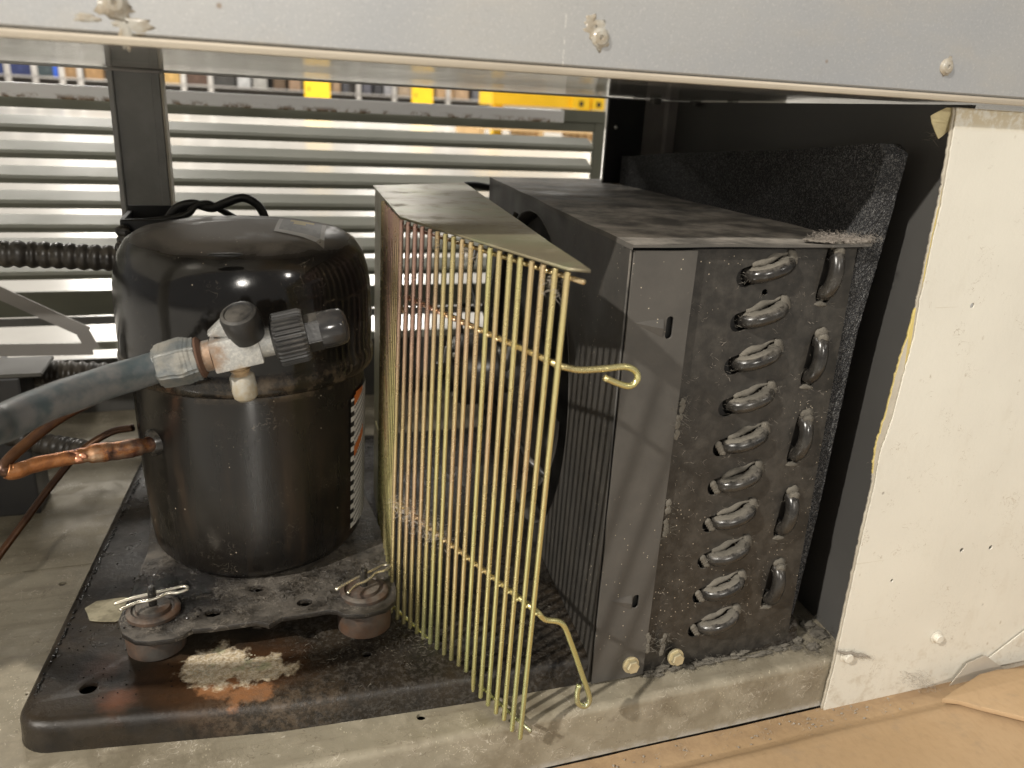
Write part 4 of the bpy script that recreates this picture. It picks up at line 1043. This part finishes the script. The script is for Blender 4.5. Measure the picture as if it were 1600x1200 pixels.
def dust_mesh(seed, vertical=False):
    bb = B(); a = R(84) if vertical else ang; d = Vector((cos(a), 0, sin(a))); up = Vector((-sin(a), 0, cos(a)))
    RM = Matrix((d, Vector((0, 1, 0)), up)).transposed().to_4x4()
    if not vertical:
        t = bmesh.new(); n = 26; rows = []
        for i in range(n + 1):
            th = pi * i / n; row = []
            for j in range(7):
                q = j / 6; wob = 1 + .07 * mn.noise(Vector((seed * 9 + cos(th) * 3, q * 3, sin(th) * 3)))
                ra = .0084 + .0068 * q; rb = .0024 + .0066 * q
                hh = .0047 * math.sqrt(max(0, 1 - (q * 1.5 - .62) ** 2)) if q < .98 else .0004
                p = d * (-ra * cos(th) * wob) + Vector((0, -rb * sin(th) * wob - .0004, 0)) + up * (hh + .0006 + .0007 * mn.noise(Vector((seed, i * .7, j * .9))))
                row.append(t.verts.new(p))
            rows.append(row)
        for r0, r1 in zip(rows, rows[1:]):
            for j in range(6): t.faces.new((r0[j], r0[j + 1], r1[j + 1], r1[j]))
        bmesh.ops.recalc_face_normals(t, faces=t.faces); add(bb, t)
        fp = [d * (-.0118 + .0265 * k / 12) + up * (.0060 + .0006 * sin(k * .9 + seed * 2) + .0012 * k / 12) + Vector((0, -.0002, 0)) for k in range(13)]
        fb = B(); tube(fb, fp, [.0026 * (.45 + .55 * sin(pi * min(1, (k + .8) / 10))) * (1 + .25 * mn.noise(Vector((k * .8, seed, 0)))) for k in range(13)], 12); add(bb, fb)
        lump(bb, d * .0150 + Vector((0, -.0010, 0)) + up * .002, .0038, .0020, .0060, .5, 2, 160, RM)
        if seed > 3.5:
            for k in range(4): lump(bb, d * (-.0165 - .0008 * k) + up * (-.003 + .0022 * k) + Vector((0, -.0006, 0)), .0026, .0013, .0026, .5, 2, 160, RM)
        cs = [d * .015 + Vector((0, -.002, .003)), d * .008 + up * .004 + Vector((0, -.005, 0)), d * -.006 + up * .004 + Vector((0, -.005, 0)), d * -.016]
    else:
        lump(bb, d * .0175 + Vector((0, -.0010, 0)), .0040, .0020, .0052, .5, 2, 160, RM); lump(bb, d * .0150 + Vector((0, -.0040, 0)), .0030, .0020, .0042, .5, 2, 160, RM); lump(bb, d * -.0190 + Vector((-.001, -.0005, 0)), .0020, .0012, .0050, .5, 2, 160, RM)
        cs = [d * .0175 + Vector((0, -.002, 0)), d * -.0185]
    add(bb, lint_bm(cs, 70, .0022, .0035, .00008, 1)); return bb
b1 = None; b2 = None
for i, z in enumerate(ZC):
    loc = Vector((.2992 + .00022 * i, .0272, z))
    if b1 is None:
        bb = bend_mesh(); bb.transform(Matrix.Translation(loc)); b1 = obj('return_bend', bb, M['tubeb'], cd, sm=True); o = b1; L0 = loc
    else: o = dup(b1, cd, loc - L0)
    bb = dust_mesh(i + .5); bb.transform(Matrix.Translation(loc)); 
    dd = obj('settled_dust', bb, M['lint'], o, sm=True) if o is b1 else None
    if dd is None:
        WORLD_o = WORLD[o.name]; dd = obj('settled_dust', bb, M['lint'], o, sm=True)
    dd['kind'] = 'stuff'
for i, z in enumerate(V2):
    loc = Vector((.3428, .0272, z))
    if b2 is None:
        bb = bend_mesh(True); bb.transform(Matrix.Translation(loc)); b2 = obj('return_bend', bb, M['tubeb'], cd, sm=True); o = b2; L0 = loc
    else: o = dup(b2, cd, loc - L0)
    bb = dust_mesh(20 + i, True); bb.transform(Matrix.Translation(loc)); dd = obj('settled_dust', bb, M['lint'], o, sm=True); dd['kind'] = 'stuff'
# top cover: warped sheet with overhanging front lip
b = B(); NX, NY = 30, 40; g = []
for i in range(NX + 1):
    row = []
    for j in range(NY + 1):
        v = j / NY; y = .0205 + (Y1 - .0205) * v; xl = X0 - .001 + K * (y - Y0); xr = .3655 + .02 * v
        x = xl + (xr - xl) * i / NX
        w = .0010 * mn.noise(Vector((x * 22, y * 14, 2))) + (.0022 * max(0, 1 - abs(x - .285) / .03) * max(0, 1 - abs(y - .20) / .035))
        row.append(b.verts.new((x, y, .2985 + w + (-.0004 if j else 0))))
    g.append(row)
for i in range(NX):
    for j in range(NY): b.faces.new((g[i][j], g[i + 1][j], g[i + 1][j + 1], g[i][j + 1]))
lo_ = [b.verts.new(g[i][0].co + Vector((0, 0, -.0016))) for i in range(NX + 1)]
lo2 = [b.verts.new(g[0][j].co + Vector((0, 0, -.0030))) for j in range(NY + 1)]
for i in range(NX): b.faces.new((lo_[i], lo_[i + 1], g[i + 1][0], g[i][0]))
for j in range(NY): b.faces.new((g[0][j], g[0][j + 1], lo2[j + 1], lo2[j]))
bmesh.ops.recalc_face_normals(b, faces=b.faces); obj('top_cover', b, M['cover'], cd, auto=40)
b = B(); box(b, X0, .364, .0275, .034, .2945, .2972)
obj('top_shadow_gap', b, M['wire'], cd)  # black strip painted in for the shade under the cover lip
# lint: along the top edge, flange edge, base
b = B()
for k in range(26):
    t = k / 25; x = .325 + .043 * t; lump(b, (x, .025 + rnd(0, .008), .2995), .003, .004, .0008 + .0010 * t, .7, 2)
add(b, lint_bm([(.33 + .038 * k / 10, .022 + rnd(0, .012), .301) for k in range(11)], 1300, .0035, .0045, .00006, .4))
tag(obj('top_edge_lint', b, M['lint2'], cd), kind='stuff')
b = B(); cs = []
for (px, py) in ((1066, 640), (1060, 665), (1043, 800), (1040, 830), (1012, 1005), (1035, 1008)):
    p = spot(px, py, 1, .0222); cs += [p, p + Vector((0, 0, .004))]
    for k in range(5): lump(b, p + Vector((rnd(-.001, .001), 0, rnd(-.007, .007))), .0016, .0008, .0026, .5, 2)
add(b, lint_bm(cs, 260, .003, .006, .00009, 1.2)); tag(obj('flange_lint', b, M['lint'], cd), kind='stuff')
b = lint_bm([(rnd(.248, .358), .0258, rnd(.01, .29)) for _ in range(260)], 420, .002, .0045, .00006, 1)
for v in b.verts: v.co.y = min(v.co.y, .0262) if v.co.y > .024 else .0255
tag(obj('stray_fibres', b, M['fuzz'], cd), kind='stuff')
b = B(); cs = []
for k in range(46):
    x = .246 + .125 * (k / 45); p = Vector((x + rnd(-.002, .002), .0235 + rnd(-.004, .002), .0020 + rnd(-.001, .0015))); cs.append(p)
    lump(b, p, rnd(.002, .005), .0014, rnd(.0005, .0012), .5, 2)
add(b, lint_bm(cs, 1400, .0022, .003, .00006, .6)); tag(obj('base_lint', b, M['lint'], cd), kind='stuff')

# ---- fan
fc = FMx @ Vector((cc[0], cc[1], .006)); fo = Vector((-fd.y, fd.x, 0))
fn = thing('condenser_fan', 'dark fan with pitched blades and motor behind the wire guard', 'fan', Vector((fc.x, fc.y, .03)))
UF = frame_to(fc, fo)
first = None
for k in range(5):
    bb = B(); t = bmesh.new(); g = []; a0_ = 2 * pi * k / 5 + .55
    for i in range(9):
        r_ = .022 + (.120 - .022) * i / 8; row = []
        half = .28 + .22 * sin(pi * min(1, i / 8 * .62 + .2))
        for j in range(9):
            u = j / 8 * 2 - 1; a = a0_ + u * half + .25 * (i / 8) ** 2; h = -.015 * u * (1 - .3 * i / 8) + .004 * u * u
            rr_ = r_ - (.010 * u * u if i == 8 else 0)
            row.append(t.verts.new((rr_ * cos(a), rr_ * sin(a), h)))
        g.append(row)
    for i in range(8):
        for j in range(8): t.faces.new((g[i][j], g[i][j + 1], g[i + 1][j + 1], g[i + 1][j]))
    ex = bmesh.ops.solidify(t, geom=list(t.faces), thickness=.0010)
    t.transform(UF); add(bb, t); obj('blade', bb, M['fan'], fn, sm=False, auto=40)
b = B(); lathe(b, [(0, -.008), (.024, -.008), (.024, .004), (.018, .010), (0, .012)], 28, UF); obj('hub', b, M['alu'], fn, auto=40)
b = B(); lathe(b, [(0, .020), (.024, .020), (.030, .024), (.031, .050), (.028, .056), (.020, .058), (.020, .064), (.008, .066), (.006, .072), (0, .072)], 32, UF)
mo = obj('motor', b, M['motor'], fn, auto=40)
for k in range(3):
    a = R(100 + 120 * k); b = B(); p = UF @ Vector((.03 * cos(a), .03 * sin(a), .03)); q = UF @ Vector((.132 * cos(a), .132 * sin(a), .004))
    tube(b, [p, p.lerp(q, .8) + fo * .006, q], .0028, 8); obj('strut', b, M['motor'], fn, sm=True)
b = B(); tube(b, catmull([UF @ Vector((0, .02, .05)), UF @ Vector((-.02, .05, .05)), UF @ Vector((-.05, .04, .03)), UF @ Vector((-.09, .06, .03)), UF @ Vector((-.12, .08, .02))], 7), .0022, 8); obj('motor_lead', b, M['wire'], mo, sm=True)
for k in range(4):
    a = R(45 + 90 * k); b = B(); lathe(b, [(.0028, .056), (.0028, .061), (0, .0615)], 6, UF @ Matrix.Translation((.024 * cos(a), .024 * sin(a), 0))); obj('nut', b, M['alu'], mo)

b = B(); tube(b, catmull([spot(800, 300, 1, .46), spot(765, 293, 1, .455), spot(740, 289, 1, .45), spot(722, 292, 1, .445), spot(716, 310, 1, .44), spot(722, 345, 1, .43)], 7), .0036, 10)
tag(obj('fan_cable', b, M['wire'], None, loc=spot(740, 289, 1, .45), sm=True), 'short black cable looping out behind the rear corner of the wire guard', 'cable')

# ================================================================== FOAM SEAL
b = B(); NY, NZ = 90, 120; faces = {}
FXO = .0020
def fx(side, y, z):
    zz = [0, .10, .24, .30, .36]; ll = [.3625, .3630, .3600, .3600, .3660]; rr = [.3700, .3735, .3735, .3790, .3830]
    for k in range(4):
        if z <= zz[k + 1] or k == 3:
            t = min(1, max(0, (z - zz[k]) / (zz[k + 1] - zz[k]))); l = ll[k] + (ll[k + 1] - ll[k]) * t; r = rr[k] + (rr[k + 1] - rr[k]) * t; break
    back = min(1, (y - .026) / .08); l += (.3680 - l) * back * .9; r += (.3800 - r) * back * .9
    return (l if side == 0 else r) + FXO
grid = [[[None] * (NZ + 1) for _ in range(NY + 1)] for _ in range(2)]
for s in (0, 1):
    for i in range(NY + 1):
        y = .026 + .36 * (i / NY) ** 1.6
        ztop = .356 - .030 * min(1, (y - .026) / .35) + .0015 * mn.noise(Vector((y * 12, 0, 0))) - (.006 * max(0, 1 - (y - .026) / .008))
        for j in range(NZ + 1):
            z = .0008 + ztop * (j / NZ)
            yy = y + (.015 * (1 - z / .356) if i == 0 else 0) * 0 + .010 * (1 - z / .356) * (1 - i / NY)
            nv = Vector((rnd(-1, 1), rnd(-1, 1), rnd(-1, 1))) * .00018
            grid[s][i][j] = b.verts.new(Vector((fx(s, yy, z), yy, z)) + nv)
for i in range(NY):
    for j in range(NZ):
        for s in (0, 1): b.faces.new((grid[s][i][j], grid[s][i + 1][j], grid[s][i + 1][j + 1], grid[s][i][j + 1]))
def band(row0, row1, k=8):
    prev = row0
    for q in range(1, k + 1):
        cur = row1 if q == k else [b.verts.new(a.co.lerp(c.co, q / k) + Vector((rnd(-1, 1) * .0003, rnd(-1, .3) * .0006, rnd(-1, 1) * .0004))) for a, c in zip(row0, row1)]
        for i in range(len(prev) - 1): b.faces.new((prev[i], prev[i + 1], cur[i + 1], cur[i]))
        prev = cur
band(grid[0][0], grid[1][0], 12)
band([grid[0][i][NZ] for i in range(NY + 1)], [grid[1][i][NZ] for i in range(NY + 1)], 8)
bmesh.ops.recalc_face_normals(b, faces=b.faces)
tag(obj('foam_seal', b, M['foam'], None, loc=(.375, .1, 0)), 'charcoal open cell foam sheet standing along the right side of the condenser', 'foam seal')

# fluff pile on the deck between foam and cream panel
b = B(); cs = []
for (px, py, r_) in ((1262, 975, .006), (1280, 990, .007), (1296, 955, .006), (1270, 1010, .004), (1310, 905, .006), (1300, 935, .007), (1320, 880, .005), (1245, 1000, .004)):
    p = spot(px, py, 2, .003); cs.append(p); lump(b, p, r_, r_ * .8, .0026, .6, 2)
add(b, lint_bm(cs, 1000, .006, .006, .0001, .25))
tag(obj('fluff_pile', b, M['lint'], None, loc=cs[0]), 'grey fluff heaped on the deck between foam and cream panel', 'lint', kind='stuff')
b = B(); cs = [spot(1310 + 7 * k, 1018 + 3 * sin(k * .8) + (1.6 * k if k > 3 else 0), 1, -.0025) for k in range(8)]
tube(b, catmull(cs, 3), [.0004, .0010, .0013, .0011, .0014, .0013, .0010, .0004], 8); add(b, lint_bm(cs, 420, .0013, .003, .00006, .6))
tag(obj('lint_roll', b, M['fuzz'], None, loc=cs[0]), 'grey roll of lint clinging above the lower left screw of the cream panel', 'lint')
b = lint_bm([spot(1440 + rnd(-30, 30), 1065 + rnd(-14, 10), 1, -.002) for _ in range(12)], 300, .003, .005, .00008, 1)
tag(obj('lint_smear', b, M['fuzz'], None, loc=spot(1440, 1065, 1, -.002)), 'brown lint and scuffing low on the cream panel above the cardboard', 'lint', kind='stuff')
b = lint_bm([spot(x, y, 1, .03) for x, y in ((1430, 425), (1433, 432), (1362, 722), (1463, 214))], 260, .0018, .005, .0001, 1)
tag(obj('edge_fluff', b, M['fuzz'], None, loc=spot(1430, 425, 1, .03)), 'pale fluff tufts stuck along the cut edge of the cream panel', 'lint', kind='stuff')
p = spot(76, 1056, 2, .001); b = B(); lump(b, p + Vector((0, 0, .001)), .0022, .0018, .0014, .4, 2)
tag(obj('blue_crumb', b, flat('blue_crumb', (.12, .26, .42), .6), None, loc=p), 'tiny blue plastic crumb on the deck left of the base plate', 'crumb')

# ================================================================== CARDBOARD
def sheet(name, quad, label, nx=40, ny=16, amp=.0016, th=.0035, seed=0, fluted=False):
    b = B(); q = [Vector(v) for v in quad]; top = []; 
    for i in range(nx + 1):
        row = []
        for j in range(ny + 1):
            u, v = i / nx, j / ny; p = q[0].lerp(q[1], u).lerp(q[3].lerp(q[2], u), v)
            p.z += amp * mn.noise(Vector((p.x * 14, p.y * 14, seed))) + amp * .4 * mn.noise(Vector((p.x * 50, p.y * 50, seed)))
            row.append(b.verts.new(p))
        top.append(row)
    for i in range(nx):
        for j in range(ny): b.faces.new((top[i][j], top[i + 1][j], top[i + 1][j + 1], top[i][j + 1]))
    ring = [top[i][0] for i in range(nx + 1)] + [top[nx][j] for j in range(1, ny + 1)] + [top[i][ny] for i in range(nx - 1, -1, -1)] + [top[0][j] for j in range(ny - 1, 0, -1)]
    low = [b.verts.new(v.co - Vector((0, 0, th))) for v in ring]
    for i in range(len(ring)):
        j = (i + 1) % len(ring); b.faces.new((ring[j], ring[i], low[i], low[j]))
    bmesh.ops.recalc_face_normals(b, faces=b.faces)
    return tag(obj(name, b, M['card'], None, loc=q[0], auto=40), label, 'cardboard')
def fold_z(p):
    yf = -.019 - .012 * max(0, (.30 - p.x)) + .0015 * mn.noise(Vector((p.x * 9, 1, 1)))
    t = min(1, max(0, (yf - p.y) / .007)); t = t * t * (3 - 2 * t)
    z = .0052 * t - .05 * max(0, yf - .03 - p.y)
    z += .0011 * max(0, 1 - abs((p.x - .30) * .6 + p.y + .09) / .006) - .0010 * max(0, 1 - abs((p.x - .42) * -.45 + p.y + .075) / .006)
    return z
cb = sheet('cardboard_sheet', [(.12, .0022, -.0412), (.95, .0022, -.0412), (.95, -.40, -.0450), (.12, -.40, -.0450)], 'brown cardboard sheet spread on the ground in front of the compartment', 130, 110, .0008)
for v in cb.data.vertices:
    w = v.co + WORLD[cb.name]; v.co.z += fold_z(w)
fp = [spot(q[0], q[1], 2, -.0295) for q in ((1476, 1091), (1490, 1080), (1512, 1066), (1532, 1053), (1560, 1046), (1600, 1044), (1760, 1020), (1800, 1200), (1700, 1152), (1600, 1121), (1540, 1104), (1500, 1093))]
b = plate([(p.x, min(p.y, -.0035)) for p in fp], [], .0040, XY(-.0315), .0006)
bmesh.ops.subdivide_edges(b, edges=b.edges, cuts=2)
for v in b.verts: v.co.z += .0015 * mn.noise(Vector((v.co.x * 20, v.co.y * 20, 4)))
tag(obj('cardboard_flap', b, M['card'], None, loc=fp[0], auto=40), 'raised cardboard flap lapping the lower right corner of the cream panel', 'cardboard')
b = B()
for k in range(60):
    x = rnd(.17, .46); y = -.003 - rnd(0, .014); lump(b, (x, y, -.0400), rnd(.0004, .0014), rnd(.0003, .0010), rnd(.0002, .0006), .6, 1)
add(b, lint_bm([(rnd(.17, .46), -.003 - rnd(0, .012), -.0398) for _ in range(40)], 160, .003, .003, .00007, .05))
tag(obj('swept_debris', b, M['fuzz'], None, loc=(.3, -.008, -.040)), 'pale chips and lint lying along the cardboard below the galvanised lip', 'debris', kind='stuff')

# ================================================================== WAREHOUSE BEYOND
YD = 22.4
def bx(px, y=YD): return spot(px, 140, 1, y).x
rk = thing('storage_rack', 'pale steel storage rack standing far behind the louvre', 'rack', (bx(300), YD, -.085))
for px in (16, 58, 100, 128, 288, 330, 560, 616, 700):
    b = B(); x = bx(px); box(b, x - .06, x + .06, YD - .05, YD + .05, -.085, 2.4, .004); obj('upright', b, M['rack'], rk)
for zz in (.02, .50, 1.25, 1.9):
    b = B(); box(b, bx(-160), bx(775), YD - .05, YD + .6, zz, zz + .035, .004); obj('shelf', b, M['rack'], rk)
b = B(); box(b, bx(-160), bx(775), YD + .62, YD + .66, -.085, 2.4); obj('rear_mesh', b, flat('rack_back', (.12, .11, .10), .7), rk)
items = [(-8, 12, (.03, .05, .16), 'dark blue tub at the left end of the far rack', 'tub'), (20, 54, (.02, .03, .10), 'blue black crate on the far rack second from the left', 'crate'),
         (63, 94, (.03, .045, .05), 'dark bin with a bright blue end on the far rack', 'bin'), (103, 124, (.22, .13, .055), 'small brown carton on the far rack left of the post', 'carton'),
         (136, 164, (.26, .15, .06), 'brown carton half hidden by the dark post', 'carton'), (254, 283, (.40, .25, .08), 'golden carton on the far rack just right of the post', 'carton'),
         (292, 326, (.07, .035, .02), 'dark brown carton on the far rack', 'carton'), (334, 368, (.03, .028, .025), 'black box on the far rack', 'box'),
         (372, 392, (.42, .42, .42), 'silver wrapped parcel on the far rack', 'parcel'), (396, 418, (.30, .29, .27), 'grey parcel beside the silver one on the far rack', 'parcel'),
         (428, 446, (.10, .06, .03), 'narrow brown carton left of the first yellow post', 'carton'), (452, 470, (.28, .18, .11), 'tan carton touching the first yellow post', 'carton'),
         (520, 532, (.30, .20, .12), 'tan carton right of the first yellow post', 'carton'), (535, 545, (.05, .05, .06), 'thin black box between the yellow posts', 'box'),
         (566, 580, (.08, .08, .10), 'charcoal box between the yellow posts', 'box'), (584, 597, (.03, .03, .035), 'jet black box between the yellow posts', 'box'), (600, 612, (.30, .30, .32), 'light grey box between the yellow posts', 'box'),
         (622, 642, (.33, .25, .17), 'tan box just left of the second yellow post', 'box'), (682, 708, (.42, .27, .14), 'cardboard carton right of the second yellow post', 'carton'), (710, 732, (.36, .24, .14), 'carton with dark tape right of the second yellow post', 'carton'),
         (738, 752, (.10, .10, .11), 'dark grey box left of the yellow machine', 'box'), (756, 769, (.25, .25, .27), 'pale grey box touching the yellow machine', 'box')]
for k, (a, c, col, lab, cat) in enumerate(items):
    b = B(); x0_, x1_ = bx(a, YD + .05), bx(c, YD + .05); h = rnd(.30, .62)
    box(b, x0_, x1_, YD + .02, YD + .35,   .536, .536 + h, .008)
    o = tag(obj(cat, b, flat('item%02d' % k, col, .5), None, loc=((x0_ + x1_) / 2, YD + .2, .536)), lab, cat, 'goods stored on the far rack')
    b = B(); xm = (x0_ + x1_) / 2; w_ = (x1_ - x0_) * .1; box(b, xm - w_, xm + w_, YD + .014, YD + .019, .64, .76)
    obj('tape_strip' if cat in ('carton', 'parcel') else 'tag', b, flat('tp%02d' % k, tuple(min(1, v * 1.25 + .01) for v in col), .5), o)
    if k == 2:
        b = B(); box(b, x1_ - .09, x1_ + .002, YD + .010, YD + .33, .537, .84, .004); obj('blue_end', b, flat('blue_end', (.03, .10, .5), .4), o)
for k, zz in enumerate((.0,)):
    pass
# lower shelf stock seen through the first gap
for (a, c, y, lab) in ((476, 516, 20.0, 'wide yellow post left of centre beyond the rail'), (644, 677, 20.6, 'narrower yellow post right of centre beyond the rail')):
    b = B(); x0_, x1_ = bx(a, y), bx(c, y); box(b, x0_, x1_, y, y + .12, -.085, .95, .008)
    po = tag(obj('yellow_post', b, M['yellow'], None, loc=((x0_ + x1_) / 2, y, -.085)), lab, 'post', 'yellow posts beyond the louvre')
    b = B(); box(b, x0_ - .08, x1_ + .08, y - .08, y + .22, -.084, -.074, .002); obj('foot_plate', b, M['yellow'], po)
    b = B(); box(b, x0_ + .08, x0_ + .11, y - .006, y, .52, .60); obj('bolt_slot', b, M['wire'], po)
ym = thing('yellow_machine', 'long yellow steel frame at the far right beyond the rail', 'machine', (bx(850, 13.0), 13.0, -.085))
zA = lambda px, py: spot(px, py, 1, 13.0).z
b = B(); box(b, bx(770, 13), bx(935, 13), 13.0, 13.8, zA(800, 165), zA(800, 139), .01); obj('main_beam', b, M['yellow'], ym)
b = B(); box(b, bx(770, 13), bx(945, 13), 13.3, 14.4, zA(800, 139) + .02, zA(800, 122), .01); obj('upper_beam', b, M['yellow'], ym)
for a, c in ((895, 921), (926, 945)):
    b = B(); box(b, bx(a, 12.95), bx(c, 12.95), 12.9, 13.0, zA(900, 171), zA(900, 150), .004); o = obj('bracket_block', b, M['yellow'], ym)
    b = B(); xm = (bx(a, 12.95) + bx(c, 12.95)) / 2; box(b, xm - .04, xm + .04, 12.89, 12.899, zA(900, 166), zA(900, 158)); obj('bolt_hole', b, M['wire'], o)
b = B(); box(b, bx(776, 13), bx(790, 13), 13.1, 13.3, -.085, zA(800, 165)); obj('leg', b, M['yellow'], ym)
b = B(); box(b, bx(915, 13), bx(929, 13), 13.1, 13.3, -.085, zA(800, 165)); obj('leg', b, M['yellow'], ym)
b = B(); y_ = 13.2
for k in range(7): lump(b, (bx(838 + 9 * k, y_), y_, zA(850, 146) + .05), .14, .12, .09, .5, 2)
tag(obj('plastic_wrap', b, flat('wrap', (.55, .53, .50), .3), None, loc=(bx(860, y_), y_, .3)), 'crumpled clear wrap lying on the yellow machine', 'wrap')
pa = spot(748, 210, 2, .045); pb = spot(938, 219, 2, .045); yv = 11.6
pl = thing('wooden_pallet', 'pale wooden pallet lying on the far floor behind the top slat', 'pallet', (spot(840, 210, 1, yv).x, yv, -.085))
x0_, x1_ = spot(748, 210, 1, yv).x, spot(938, 210, 1, yv).x; zp = spot(840, 206, 1, yv).z
for k in range(5):
    b = B(); box(b, x0_, x1_, yv + k * .30, yv + k * .30 + .2, zp, zp + .022, .003); obj('deck_board', b, M['wood'], pl)
for k in range(3):
    b = B(); xx = x0_ + (x1_ - x0_ - .09) * k / 2; box(b, xx, xx + .09, yv + .001, yv + 1.39, zp - .10, zp - .001, .003); obj('bearer', b, M['wood'], pl)
b = B(); box(b, x0_, x1_, yv, yv + .10, zp - .118, zp - .101, .003); obj('base_board', b, M['wood'], pl)
# far wall that closes the hall
b = B(); box(b, -30, 30, 24, 24.3, -.085, 7.0)
tag(obj('warehouse_wall', b, flat('hall_wall', (.40, .38, .34), .8), None, loc=(0, 24, -.085)), 'pale far wall of the warehouse hall', 'wall')
